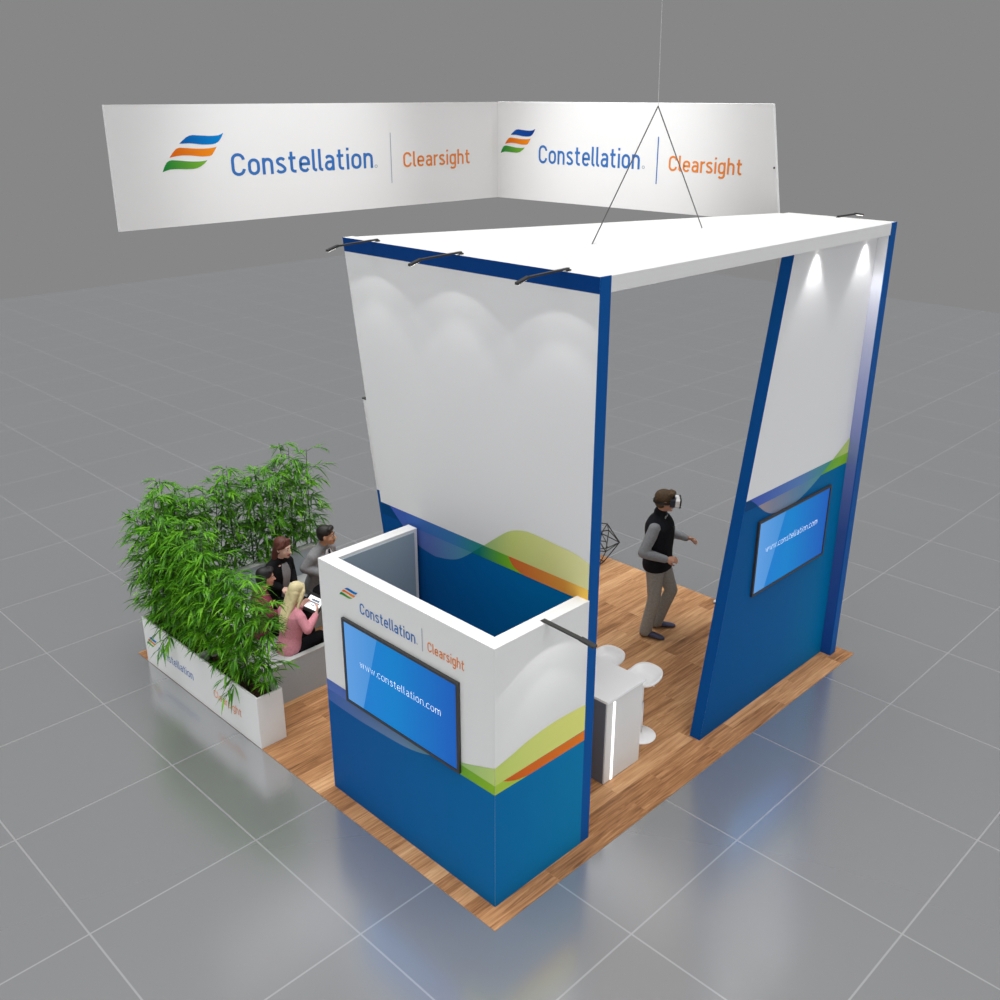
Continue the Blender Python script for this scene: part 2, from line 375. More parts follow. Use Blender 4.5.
bm = bmesh.new(); rect(bm, onR(3.265, 5.245), u, v, 0, .016, 0, .545, n, .002); obj('divider_line', bm, TXT_B, sg)
bm = bmesh.new(); p = V((6.06, 1.70, 5.50)); ball(bm, p+n*.004, .012); obj('eyelet', bm, BLACKM, sg)

# ------------------------------------------------------------------ printed colours, return fade
blueY = grad('print_deep_blue_left', 'y', [(.18, (0, 112, 172)), (1.2, (2, 98, 164)), (2.5, (8, 76, 142))])
blueX = grad('print_deep_blue_right', 'x', [(3.4, (6, 80, 142)), (4.8, (4, 90, 150)), (5.85, (2, 106, 158))])
navyband = mat('print_dark_band', (4, 66, 120), rough=.5, spec=.04)
lensY = grad('print_lilac_teal_left', 'y', [(1.4, (60, 150, 130)), (1.75, (84, 138, 176)), (2.1, (88, 112, 176)), (2.7, (72, 92, 176))])
lensYt = grad('print_lilac_band_left', 'y', [(1.4, (40, 140, 120)), (1.8, (60, 120, 176)), (2.7, (66, 90, 182))])
greenY = grad('print_green_left', 'y', [(1.0, (136, 190, 34)), (1.2, (92, 164, 54)), (1.46, (20, 118, 108))])
waveY = grad('print_yellow_green_left', 'y', [(.18, (226, 224, 166)), (.6, (210, 212, 140)), (1.05, (196, 206, 120)), (1.4, (150, 184, 120))])
orangeY = grad('print_orange_left', 'y', [(.18, (246, 206, 96)), (.45, (222, 150, 66)), (1.1, (208, 98, 50))])
lensX = grad('print_lilac_teal_right', 'x', [(3.85, (176, 152, 140)), (4.3, (132, 138, 160)), (4.9, (96, 136, 170)), (5.5, (84, 158, 130))])
lensXt = grad('print_lilac_band_right', 'x', [(3.85, (70, 92, 182)), (4.8, (92, 128, 186)), (5.5, (70, 150, 136))])
greenX = grad('print_green_right', 'x', [(5.3, (96, 164, 74)), (5.85, (132, 184, 44))])
waveX = grad('print_yellow_green_right', 'x', [(5.45, (140, 180, 110)), (5.85, (196, 212, 122))])
finG = grad('return_fade_to_blue', 'z', [(0, (24, 74, 150)), (1.6, (58, 86, 150)), (2.4, (110, 122, 178)), (3.3, (160, 166, 206)), (4.1, (206, 208, 226)), (4.6, (222, 222, 226)), (5, (216, 216, 216))])  # return face colour: near white at the top, lilac, then blue at the foot
whiteP = mat('print_white', lin_rgb=(.74, .74, .745), rough=.5, spec=.25)

# ------------------------------------------------------------------ tower, left leg
TH, TB = 5.05, 4.928
def yb(z): return 2.462+.1525*z
lw = thing('display_tower', 'tall white and blue printed tower wall with slanted back edge, rising behind the storage closet', 'display wall', (1.31, 1.3, 0))
bm = bmesh.new(); prism(bm, [(1.26, .19, 0), (1.26, yb(0), 0), (1.26, yb(TH), TH), (1.26, .19, TH)], (.112, 0, 0)); obj('wall_body', bm, WHITE, lw)
bm = bmesh.new(); box(bm, (1.259, .18, 0), (1.373, .192, TH+.001)); obj('blue_edge', bm, BLUE, lw)
crest = curve([(1.404, 2.555), (1.256, 2.672), (1.129, 2.767), (1.036, 2.815), (.898, 2.852), (.749, 2.853), (.531, 2.840), (.334, 2.825), (.192, 2.786)])
lens = curve([(2.715, 2.556), (2.564, 2.431), (2.42, 2.32), (2.294, 2.262), (2.15, 2.238), (2.024, 2.234), (1.771, 2.296), (1.561, 2.432), (1.404, 2.556)])
i0 = min(range(len(lens)), key=lambda i: abs(lens[i][1]-2.436)+(0 if lens[i][0] > 2.1 else 9)); i1 = min(range(len(lens)), key=lambda i: abs(lens[i][1]-2.436)+(0 if lens[i][0] < 2.0 else 9))
L_ = [([(.192, 2.556), (yb(2.556), 2.556), (yb(TB), TB), (.192, TB)], whiteP),
      ([(.192, 0), (yb(0), 0), (yb(2.556), 2.556), (.192, 2.556)], blueY),
      ([(.192, TB), (yb(TB), TB), (yb(TH), TH), (.192, TH)], NAVY),
      ([(2.56, 2.436), (yb(2.436), 2.436), (yb(2.556), 2.556), (2.715, 2.556)], navyband),
      (lens, lensY),
      (lens[:i0+1]+[(1.56, 2.436)]+lens[i1+1:] if i1 > i0 else lens, lensYt),
      ([(1.56, 2.436), (.9, 2.436), (1.09, 2.556), (1.404, 2.556)], greenY),
      (crest+[(.192, 2.556)], waveY),
      (curve([(1.10, 2.556), (1.05, 2.49), (.985, 2.455), (.90, 2.436)])+[(.192, 2.436), (.192, 2.556)], orangeY)]
graphic('wall_graphic', L_, lambda a, z: (1.26, a, z), (-1, 0, 0), lw)
# lower panel on the inner side of that wall, its slanted edge showing behind
def yp(z): return 2.66+.1665*z
ip = thing('inner_panel', 'narrow white and blue panel edge just behind the slanted edge of the closet tower wall', 'display wall', (1.46, 1.8, 0))
bm = bmesh.new(); prism(bm, [(1.40, 2.0, 0), (1.40, yp(0), 0), (1.40, yp(3.49), 3.49), (1.40, 2.0, 3.49)], (.10, 0, 0)); obj('panel_body', bm, WHITE, ip)
bm = bmesh.new(); prism(bm, [(1.399, 2.6, 0), (1.399, yp(0)+.001, 0), (1.399, yp(2.58)+.001, 2.58), (1.399, 2.6, 2.58)], (.102, 0, 0)); obj('blue_print', bm, blueY, ip)
bm = bmesh.new(); prism(bm, [(1.398, 2.9, 3.49), (1.398, yp(3.49)+.012, 3.49), (1.398, yp(3.5)+.012, 3.503), (1.398, 2.9, 3.503)], (.104, 0, 0)); obj('top_cap', bm, DARK, ip)

# tower, right leg
def xs(z): return 3.312+.1782*z
rw = thing('display_tower', 'tall blue and white tower wall with slanted front edge, carrying a screen, opposite the closet', 'display wall', (4.9, .37, 0))
bm = bmesh.new(); prism(bm, [(xs(0)+.004, .31, 0), (5.85, .31, 0), (5.85, .31, TB), (xs(TB)+.004, .31, TB)], (0, .12, 0)); obj('wall_body', bm, WHITE, rw)
bm = bmesh.new(); prism(bm, [(xs(0), .309, 0), (xs(0)+.006, .309, 0), (xs(TB)+.006, .309, TB), (xs(TB), .309, TB)], (0, .122, 0)); obj('blue_edge', bm, BLUE, rw, label='slanted blue front edge')
bm = bmesh.new(); prism(bm, [(5.852, .19, 0), (5.852, 1.417, 0), (5.852, 1.417, TH), (5.852, .19, TH)], (.12, 0, 0)); obj('side_return', bm, WHITE, rw)
bm = bmesh.new(); box(bm, (5.851, .18, 0), (5.973, .192, TH+.001)); obj('blue_edge', bm, BLUE, rw, label='upright blue front edge')
lensR = curve([(3.84, 2.56), (3.94, 2.50), (4.049, 2.42), (4.16, 2.345), (4.28, 2.29), (4.43, 2.262), (4.62, 2.262), (4.828, 2.28), (5.064, 2.352), (5.299, 2.452), (5.50, 2.56)])
crestR = curve([(5.50, 2.56), (5.62, 2.62), (5.74, 2.682), (5.85, 2.738)])
bandR = [p for p in lensR if p[1] >= 2.436]
a_ = [p for p in bandR if p[0] < 4.5]; b_ = [p for p in bandR if p[0] > 4.5]
R_ = [([(xs(2.56)+.006, 2.56), (5.85, 2.56), (5.85, TB), (xs(TB)+.006, TB)], whiteP),
      ([(xs(0)+.006, 0), (5.85, 0), (5.85, 2.56), (xs(2.56)+.006, 2.56)], blueX),
      ([(xs(2.45)+.006, 2.45), (4.03, 2.45), (3.84, 2.56), (xs(2.56)+.006, 2.56)], navyband),
      (lensR, lensX), (a_+b_, lensXt),
      ([(5.27, 2.44), (5.85, 2.44), (5.85, 2.56), (5.50, 2.56)], greenX),
      (crestR+[(5.85, 2.56)], waveX)]
graphic('wall_graphic', R_, lambda a, z: (a, .31, z), (0, -1, 0), rw)
graphic('return_face', [([(.192, 0), (.31, 0), (.31, TB), (.192, TB)], finG)], lambda a, z: (5.852, a, z), (-1, 0, 0), rw)

# canopy
cp = thing('canopy', 'flat white canopy slab bridging the two tall tower walls', 'canopy', (3.6, 1.2, TB))
def yc(x): return 3.23+(x-1.259)*(1.417-3.23)/(5.972-1.259)
bm = bmesh.new(); prism(bm, [(1.373, .18, TB), (5.851, .18, TB), (5.851, yc(5.851), TB), (1.373, yc(1.373), TB)], (0, 0, TH-TB)); bevel_mod(obj('canopy_slab', bm, WHITE, cp), .003)
for x in (4.614, 5.606):
    bm = bmesh.new(); lathe(bm, [(.001, TB-.012), (.022, TB-.012), (.022, TB+.02), (.001, TB+.02)], (x, .247, 0), 20); obj('downlight', bm, LAMPGLOW, cp)

# rigging
rg = thing('rigging_cable', 'thin steel cable forked to two points on the white canopy roof', 'cable', (3.334, 1.31, 5.06))
bm = bmesh.new(); tube(bm, [(3.334, 1.31, 6.16), (2.522, 1.332, 5.05)], .0055, 6); obj('bridle_leg', bm, CABLE, rg)
bm = bmesh.new(); tube(bm, [(3.334, 1.31, 6.16), (4.137, 1.298, 5.05)], .0055, 6); obj('bridle_leg', bm, CABLE, rg)
bm = bmesh.new()
for k in range(60): tube(bm, [(3.334-.031*(.03*2*k), 1.31, 6.16+.06*k), (3.334-.031*(.03*(2*k+2)), 1.31, 6.16+.06*(k+1))], .0035 if k % 2 else .0025, 5)
obj('drop_line', bm, mat('grey_rope', (190, 190, 190), rough=.6), rg)

# ------------------------------------------------------------------ arm lamps
def arm_lamp(name, label, start, bend, head, w=.026, group=None, spot=None, energy=18):
    t = thing(name, label, 'lamp', start, 0, group)
    s, b, h = V(start), V(bend), V(head)
    side = (b-s).cross(V((0, 0, 1))).normalized()*w/2
    up = V((0, 0, .014))
    bm = bmesh.new(); prism(bm, [s-side, s+side, b+side, b-side], up); obj('arm', bm, DARK, t)
    bm = bmesh.new(); prism(bm, [b-side*1.25, b+side*1.25, h+side*1.25, h-side*1.25], up*1.3); obj('lamp_head', bm, DARK, t)
    bm = bmesh.new(); d = (h-b); q0 = b+d*.25-V((0, 0, .002)); q1 = b+d*.97-V((0, 0, .002))
    prism(bm, [q0-side, q0+side, q1+side, q1-side], (0, 0, .003)); obj('lens', bm, LAMPGLOW, t)
    c = s; bm = bmesh.new(); box(bm, c+V((-.014, -.016, -.01)), c+V((.014, .016, .002))); obj('clamp', bm, DARK, t)
    return t
YS = (2.77, 1.69, .53)
for y, w_ in zip(YS, ('at its slanted end', 'middle of three', 'nearest its blue edge')):
    arm_lamp('arm_lamp', 'dark arm lamp on top of the tower wall behind the closet, ' + w_, (1.30, y, 5.062), (.868, y, 5.048), (.75, y, 5.016), group='arm lamps over the tall tower wall')
arm_lamp('arm_lamp', 'dark arm lamp reaching out from the rim of the low closet', (.75, .22, 2.463), (.75, -.165, 2.452), (.75, -.31, 2.44), .038)
arm_lamp('arm_lamp', 'dark arm lamp on the far outer edge of the canopy above the screen wall', (5.91, .80, 5.054), (6.30, .80, 5.05), (6.46, .80, 5.028))

# ------------------------------------------------------------------ storage closet
HC = 2.461
cl = thing('storage_closet', 'low open-topped white and blue closet at the front corner, with logo and screen', 'closet', (.72, 1.3, 0))
bm = bmesh.new()
pts = [(.18, .18), (1.259, .18), (1.259, .31), (.31, .31), (.31, 2.28), (1.225, 2.28), (1.225, 2.40), (.18, 2.40)]
prism(bm, [(*p, .002) for p in pts], (0, 0, HC-.002)); obj('closet_walls', bm, WHITE, cl)
bm = bmesh.new(); box(bm, (.312, 2.272, .003), (1.185, 2.281, HC-.03)); obj('inner_sheet', bm, mat('grey_blue_sheet', (150, 166, 178), rough=.5), cl, label='grey-blue inner sheet')  # thin grey-blue sheet over the inner face of the far closet wall
Z1, Z2 = 1.12, 1.228
cblueY = grad('print_blue_closet_left', 'y', [(.18, (10, 102, 160)), (1.2, (10, 94, 156)), (2.4, (12, 82, 148))])
cblueX = grad('print_blue_closet_right', 'x', [(.18, (8, 104, 162)), (1.26, (10, 120, 170))])
clensY = grad('print_lilac_closet', 'y', [(.6, (96, 150, 140)), (1.3, (104, 134, 168)), (1.9, (88, 116, 166)), (2.4, (66, 100, 170))])
clensB = mat('print_lilac_closet_band', (62, 98, 178), rough=.45)
cgreen = grad('print_green_closet', 'y', [(.18, (140, 184, 44)), (.8, (80, 150, 60))])
cgreenX = mat('print_lime_closet', (164, 196, 40), rough=.45)
cwaveY = grad('print_pale_green_closet', 'y', [(.18, (186, 208, 122)), (.7, (140, 184, 120))])
cwaveX = grad('print_yellow_closet', 'x', [(.18, (190, 208, 110)), (.6, (206, 214, 120)), (1.26, (222, 222, 124))])
corX = grad('print_orange_closet', 'x', [(.3, (206, 96, 40)), (1.26, (226, 122, 44))])
low = curve([(2.4, 1.00), (2.158, .992), (1.9, .992), (1.656, 1.006), (1.312, 1.03), (1.105, 1.07), (.95, 1.12), (.80, 1.185), (.70, 1.228)])
lowb = [p for p in low if p[1] > 1.12]
CL = [([(.18, 0.002), (2.4, 0.002), (2.4, Z2), (.18, Z2)], cblueY),
      (low+[(2.4, Z2)], clensY),
      ([(2.4, Z1), (2.4, Z2), (.70, Z2), (.95, Z1)], clensB),
      ([(.95, Z1), (.70, Z2), (.18, Z2), (.18, 1.138)], cgreen),
      (curve([(.70, Z2), (.597, 1.243), (.45, 1.29), (.32, 1.338), (.18, 1.393)])+[(.18, Z2)], cwaveY)]
graphic('closet_graphic', CL, lambda a, z: (.18, a, z), (-1, 0, 0), cl)
CR = [([(.18, 0.002), (1.259, 0.002), (1.259, Z2), (.18, Z2)], cblueX),
      ([(.18, 1.138), (.56, 1.128), (.56, Z2), (.18, Z2)], cgreenX),
      (curve([(.18, 1.393), (.364, 1.424), (.48, 1.452), (.613, 1.474), (.76, 1.488), (.911, 1.493), (1.08, 1.486), (1.259, 1.474)])+[(1.259, Z2-.01), (.18, Z2)], cwaveX),
      (curve([(.27, Z2), (.34, 1.19), (.43, 1.155), (.56, 1.128)])+[(1.259, 1.115), (1.259, 1.214)], corX)]
graphic('closet_graphic', CR, lambda a, z: (a, .18, z), (0, -1, 0), cl)
u, v, n = V((0, -1, 0)), V((0, 0, 1)), V((-1, 0, 0))
logo_mark((.18, 2.105, 2.212), u, v, n, .27, .112, cl, 'y')
lettering('Constellation', (.18, 1.818, 2.132), u, v, n, .728, .105, TXT_B, cl)
lettering('Clearsight', (.18, .940, 2.128), u, v, n, .428, .09, TXT_O, cl)
lettering('®', (.18, 1.075, 2.135), u, v, n, .015, .016, TXT_G, cl, .09)
bm = bmesh.new(); rect(bm, (.18, 1.008, 0), u, v, 0, .009, 2.10, 2.31, n, .002); obj('divider_line', bm, TXT_G, cl)

# ------------------------------------------------------------------ screens
def tv(label, o, u, n, w, z0, z1, axis, d0, d1, tu, tw, tz, loc):
    t = thing('wall_screen', label, 'screen', loc)
    o, u, n = V(o), V(u), V(n); v = V((0, 0, 1)); th = .030; f = .024
    def P(a, z, d): return o+u*a+v*z+n*d
    bm = bmesh.new()
    outer = [(0, z0), (w, z0), (w, z1), (0, z1)]; inner = [(f, z0+f), (w-f, z0+f), (w-f, z1-f), (f, z1-f)]
    A = [[bm.verts.new(P(*q, d)) for q in ring_] for ring_, d in ((outer, .003), (outer, th), (inner, th), (inner, th-.012))]
    for a, b in zip(A, A[1:]):
        for i in range(4): bm.faces.new((a[i], a[(i+1) % 4], b[(i+1) % 4], b[i]))
    bm.faces.new(A[0])
    obj('bezel', bm, TVFR, t)
    c0, c1 = P(f, 0, 0)['xyz'.index(axis)], P(w-f, 0, 0)['xyz'.index(axis)]
    sm = screen_mat('lit_screen', axis.upper(), c0, c1, z0+f, z1-f, d0, d1)
    bm = bmesh.new(); rect(bm, o, u, v, f-.004, w-f+.004, z0+f-.004, z1-f+.004, n, th-.010); s = obj('screen', bm, sm, t)
    lettering('www.constellation.com', P(tu, tz, 0), u, v, n, tw, .070, TXT_W, s, .021, gap=.15, off=th-.008)
    return t
tv('wide blue screen mounted on the low closet, below its logo', (.18, 2.068, 0), (0, -1, 0), (-1, 0, 0), 1.505, 1.152, 2.005, 'y', .32, .15, .232, 1.06, 1.598, (.15, 1.3, 1.15))
tv('wide blue screen on the slanted tower wall across from the closet', (4.03, .31, 0), (1, 0, 0), (0, -1, 0), 1.485, 1.425, 2.27, 'x', .355, .15, .19, 1.07, 1.872, (4.77, .29, 1.425))

# ------------------------------------------------------------------ counter
ct = thing('reception_counter', 'white counter with charcoal side and glowing strip, standing behind the blue tower post', 'counter', (2.32, 1.2, 0))
bm = bmesh.new(); box(bm, (2.05, .56, .003), (2.60, 1.95, .925)); obj('cabinet', bm, WHITE, ct)
bm = bmesh.new(); box(bm, (2.042, .575, .003), (2.052, 1.94, .915)); obj('side_panel', bm, CHAR, ct, label='charcoal side panel')
bm = bmesh.new(); box(bm, (2.145, .552, .01), (2.170, .565, .90)); obj('light_strip', bm, LED, ct, label='glowing white vertical light strip')
bm = bmesh.new(); box(bm, (2.035, .545, .925), (2.625, 1.965, .952)); bevel_mod(obj('countertop', bm, WPLAST, ct), .003)

def stool(label, x, y, group=None):
    t = thing('bar_stool', label, 'stool', (x, y, .003), 0, group)
    H = .675
    bm = bmesh.new(); lathe(bm, [(.001, 0), (.168, 0), (.172, .006), (.165, .014), (.06, .024), (.03, .04), (.001, .042)], (0, 0, 0), 40); obj('base', bm, WPLAST, t, world=False, smooth=True)
    bm = bmesh.new(); tube(bm, [(0, 0, .03), (0, 0, .40)], .026, 14); tube(bm, [(0, 0, .38), (0, 0, H-.03)], .018, 14); obj('column', bm, WPLAST, t, world=False, smooth=True)
    # moulded shell: rounded square bowl, low back on the +x side
    bm = bmesh.new(); NR, NA = 12, 48
    def P(r, a, dz):
        c, s = math.cos(a), math.sin(a); k = (abs(c)**2.8+abs(s)**2.8)**(-1/2.8)
        rx, ry = c*k*r*.168, s*k*r*.172
        rim = max(0, (r-.45)/.55)
        z = .012*r*r+rim**2*(.030+.035*max(0, c+.15)**1.3)
        return V((rx+(.02*rim**2 if c > 0 else 0), ry, H+z+dz))
    top = [[bm.verts.new(P((i+1)/NR, 2*PI*j/NA, .022)) for j in range(NA)] for i in range(NR)]
    bot = [[bm.verts.new(P((i+1)/NR*.985, 2*PI*j/NA, -.012)) for j in range(NA)] for i in range(NR)]
    ctv, cb = bm.verts.new((0, 0, H+.022)), bm.verts.new((0, 0, H-.012))
    for g, c in ((top, ctv), (bot, cb)):
        for j in range(NA): bm.faces.new((c, g[0][j], g[0][(j+1) % NA]))
        for i in range(NR-1):
            for j in range(NA): bm.faces.new((g[i][j], g[i+1][j], g[i+1][(j+1) % NA], g[i][(j+1) % NA]))
    for j in range(NA): bm.faces.new((top[-1][j], bot[-1][j], bot[-1][(j+1) % NA], top[-1][(j+1) % NA]))
    obj('seat', bm, WPLAST, t, world=False, smooth=True)
    bm = bmesh.new(); tube(bm, [(.02, -.05, H-.03), (.04, -.12, H-.04)], .006, 8); obj('height_lever', bm, WPLAST, t, world=False)
    return t
stool('white moulded bar stool at the counter, nearest the slanted tower wall', 2.945, .81)
stool('white moulded bar stool at the counter, deeper in the booth beside the blue post', 2.945, 1.30)
# pale base peeping from behind the slanted wall
pb = thing('floor_stand', 'small white low stand barely showing on the wood behind the slanted tower wall', 'stand', (6.02, 1.70, .003))
bm = bmesh.new(); box(bm, (5.985, 1.48, .012), (6.09, 1.93, .035), .004); obj('plate', bm, WPLAST, pb)
bm = bmesh.new(); box(bm, (5.99, 1.49, .003), (6.085, 1.925, .0122)); obj('base', bm, BLACKM, pb)

# wire chair behind the post
wc = thing('wire_chair', 'black geometric wire chair partly hidden behind the blue tower post', 'chair', (5.85, 3.84, .003), 0, None, .92)
def wire(nm, pairs, r=.007):
    bm = bmesh.new()
    for a, b in pairs: tube(bm, [a, b], r, 6)
    return obj(nm, bm, BLACKM, wc, world=False)
A5 = [-PI/4+2*PI*k/5 for k in range(5)]
ring_lo = [(.13*math.cos(a), .13*math.sin(a), .012) for a in A5]
ring_mid = [(.36*math.cos(a), .36*math.sin(a), .34) for a in A5]
ring_hi = [(.21*math.cos(a+PI/5), .21*math.sin(a+PI/5), .60) for a in A5]
ring_st = [(.2*math.cos(a+PI/5), .2*math.sin(a+PI/5), .30) for a in A5]
E5 = [(k, (k+1) % 5) for k in range(5)]
wire('base_frame', [(ring_lo[a], ring_lo[b]) for a, b in E5]+[(ring_lo[k], ring_mid[k]) for k in range(5)], .008)
wire('shell_frame', [(ring_mid[a], ring_mid[b]) for a, b in E5]+[(ring_hi[a], ring_mid[a]) for a, b in E5]+[(ring_hi[a], ring_mid[b]) for a, b in E5]+[(ring_hi[a], ring_hi[b]) for a, b in E5], .008)
wire('seat_grid', [(ring_st[a], ring_st[b]) for a, b in E5]+[(ring_st[a], ring_mid[b]) for a, b in E5])

# ------------------------------------------------------------------ planters and bamboo
def planter(name, label, x0, y0, x1, y1, h, div=None, loc=None):
    t = thing(name, label, 'planter', ((x0+x1)/2, (y0+y1)/2, .003)); w = .022; b = .01
    bm = bmesh.new()
    O = [(x0, y0), (x1, y0), (x1, y1), (x0, y1)]; I = [(x0+w, y0+w), (x1-w, y0+w), (x1-w, y1-w), (x0+w, y1-w)]
    A = [[bm.verts.new((*q, z)) for q in P] for P, z in ((O, .003), (O, h), (I, h), (I, h-.30))]
    for a, c in zip(A, A[1:]):
        for i in range(4): bm.faces.new((a[i], a[(i+1) % 4], c[(i+1) % 4], c[i]))
    bm.faces.new(A[0]); bm.faces.new(A[-1])
    bevel_mod(obj('trough', bm, WHITE, t), .002)
    comps = [(x0+w, y0+w, x1-w, y1-w)]
    if div:
        ax, p = div
        bm = bmesh.new()
        if ax == 'y': box(bm, (x0+w, p-w, h-.30), (x1-w, p+w, h-.004)); comps = [(x0+w, y0+w, x1-w, p-w), (x0+w, p+w, x1-w, y1-w)]
        else: box(bm, (p-w, y0+w, h-.30), (p+w, y1-w, h-.004)); comps = [(x0+w, y0+w, p-w, y1-w), (p+w, y0+w, x1-w, y1-w)]
        obj('divider', bm, WHITE, t)
    for c in comps:
        bm = bmesh.new(); nx = max(2, int((c[2]-c[0])/.03)); ny = max(2, int((c[3]-c[1])/.03))
        g = [[bm.verts.new((c[0]+(c[2]-c[0])*i/nx, c[1]+(c[3]-c[1])*j/ny, h-.10+random.uniform(-.012, .014))) for j in range(ny+1)] for i in range(nx+1)]
        for i in range(nx):
            for j in range(ny): bm.faces.new((g[i][j], g[i+1][j], g[i+1][j+1], g[i][j+1]))
        obj('soil', bm, SOIL, t)
    return t
PH = .607
p1 = planter('planter_box', 'long white planter box with logo lettering at the platform edge, holding bamboo', -.004, 3.41, .30, 5.865, PH, ('y', 4.62))
u, v, n = V((0, -1, 0)), V((0, 0, 1)), V((-1, 0, 0))
logo_mark((-.004, 5.82, .262), u, v, n, .27, .14, p1, 'y')
lettering('Constellation', (-.004, 5.53, .232), u, v, n, .79, .105, TXT_B, p1, .05)
lettering('Clearsight', (-.004, 4.30, .228), u, v, n, .55, .095, TXT_O, p1, .05)
p2 = planter('planter_box', 'white planter box behind the grey back bench, holding the rear row of bamboo', .45, 5.83, 2.56, 6.10, .66, ('x', 1.5))

def leaf(bm, p, d, up, L, w, droop):
    d = V(d).normalized(); s = d.cross(up).normalized(); nrm = s.cross(d)
    prof = ((0, .12), (.25, .9), (.55, .85), (1, .0))
    prev = None
    for t, k in prof:
        c = p+d*(L*t)-V((0, 0, 1))*(droop*L*t*t)
        if k > 0:
            cur = (bm.verts.new(c-s*w*k*.5+nrm*w*.12), bm.verts.new(c+s*w*k*.5+nrm*w*.12))
        else: cur = (bm.verts.new(c),)
        if prev:
            bm.faces.new((prev[0], prev[1], cur[1], cur[0]) if len(cur) == 2 else (prev[0], prev[1], cur[0]))
        prev = cur
def spray(bm, tw, p, d, L, nl, rng):
    """a twig with a fan of leaves"""
    d = V(d).normalized(); q = p+d*L
    mid = p+d*L*.5+V((0, 0, .02))
    end = q-V((0, 0, L*.18))
    tube(tw, [p, mid, end], [.0035, .0028, .0015], 4)
    for k in range(nl):
        t = .3+.7*k/(nl-1)
        b = p.lerp(mid, t*2) if t < .5 else mid.lerp(end, t*2-1)
        a = rng.choice((-1, 1))*rng.uniform(.25, 1.1)*(1.25-t*.6)
        side = d.cross(V((0, 0, 1))).normalized()
        dd = d*math.cos(a)+side*math.sin(a)+V((0, 0, rng.uniform(-.45, .35)))
        leaf(bm, b, dd, V((0, 0, 1)), rng.uniform(.12, .21), rng.uniform(.017, .027), rng.uniform(.2, .75))
def bamboo_mesh(seed, H, spread, dens=26, low_extra=None):
    rng = random.Random(seed)
    cu, lf, tw = bmesh.new(), bmesh.new(), bmesh.new()
    stems = []
    for s in range(2):
        bx, by = rng.uniform(-.05, .05), rng.uniform(-.05, .05); lean = V((rng.uniform(-.09, .09), rng.uniform(-.09, .09), 0))
        hh = H*rng.uniform(.86, 1.0)
        pts = [V((bx, by, 0))+lean*(t*t)*hh+V((0, 0, hh*t)) for t in [k/7 for k in range(8)]]
        tube(cu, pts, [.010-.007*k/7 for k in range(8)], 6); stems.append(pts)
    for k in range(dens):
        pts = stems[k % 2]; t = .14+.84*(k/dens)+rng.uniform(-.03, .03); t = min(.99, max(.12, t))
        i = min(6, int(t*7)); p = pts[i].lerp(pts[i+1], t*7-i)
        a = k*2.4+rng.uniform(-.5, .5)
        d = V((math.cos(a)*spread, math.sin(a)*spread, rng.uniform(.0, .55)))
        L = rng.uniform(.12, .30)*(1.1-.45*abs(t-.55)*1.4)
        spray(lf, tw, p, d, L, rng.randint(8, 12), rng)
    if low_extra:
        for p, d, L in low_extra: spray(lf, tw, V(p), V(d), L, 13, rng)
    me = []
    for nm, b, m in (('culm', cu, CULM), ('twigs', tw, CULM), ('foliage', lf, LEAF)):
        q = bpy.data.meshes.new(nm); b.to_mesh(q); b.free(); q.materials.append(m); me.append((nm, q))
    for p in me[0][1].polygons: p.use_smooth = True
    return me
protos = [bamboo_mesh(s, h, 1, 50) for s, h in ((1, 1.58), (2, 1.66), (3, 1.52), (4, 1.62))]
def bamboo(meshes, loc, rz, sc_, label, group):
    t = thing('bamboo', label, 'bamboo', loc, rz, group, sc_)
    for nm, me in meshes:
        o = link(bpy.data.objects.new(nm, me)); o.parent = t
    return t
rng = random.Random(11)
FG = ('leafy green bamboo growing in the lettered planter, in its half toward the platform corner', 'leafy green bamboo growing in the lettered planter, in its half toward the storage closet')
for half, (ya, yb_) in enumerate(((4.76, 5.74), (3.52, 4.52))):
    N_ = 7 - half
    for k in range(N_):
        y = yb_+(ya-yb_)*k/(N_-1); x = .13+.07*(k % 2)
        h = (1.0, .98, .96, .95, .93, .92, .92)[k] if half == 0 else (.93, .90, .86, .84, .80, .78)[k]
        ms = protos[(k+half) % 4]; a = rng.uniform(0, 6.28)
        lab, gp = FG[half], ('bamboo in the planter half toward the corner', 'bamboo in the planter half toward the closet')[half]
        if (half, k) in ((0, 3), (1, 3)):
            ms = bamboo_mesh(40+half, 1.55, 1, 46, [((0, 0, .24), (-1, -.30, -.42), .44), ((0, 0, .36), (-1, -.2, -.25), .40), ((0, 0, .22), (-1, -.42, -.48), .36)]); a = 0
            gp = None
            lab = ('bamboo with a low frond drooping over the blue word on the lettered planter', 'bamboo with a low frond drooping over the orange word on the lettered planter')[half]
        bamboo(ms, (x, y, PH-.10), a, h*1.02, lab, gp)
for k in range(11):
    x = .30+.21*k; y = 5.96+.05*((k % 2)-.5)
    if k == 0: x = .60
    if k == 10: x = 2.44
    bamboo(protos[k % 4], (x, y, .56), rng.uniform(0, 6.28), .96+.05*rng.random()+(.04 if k == 10 else 0), 'leafy green bamboo in the rear row behind the grey back bench', 'bamboo in the rear planter')

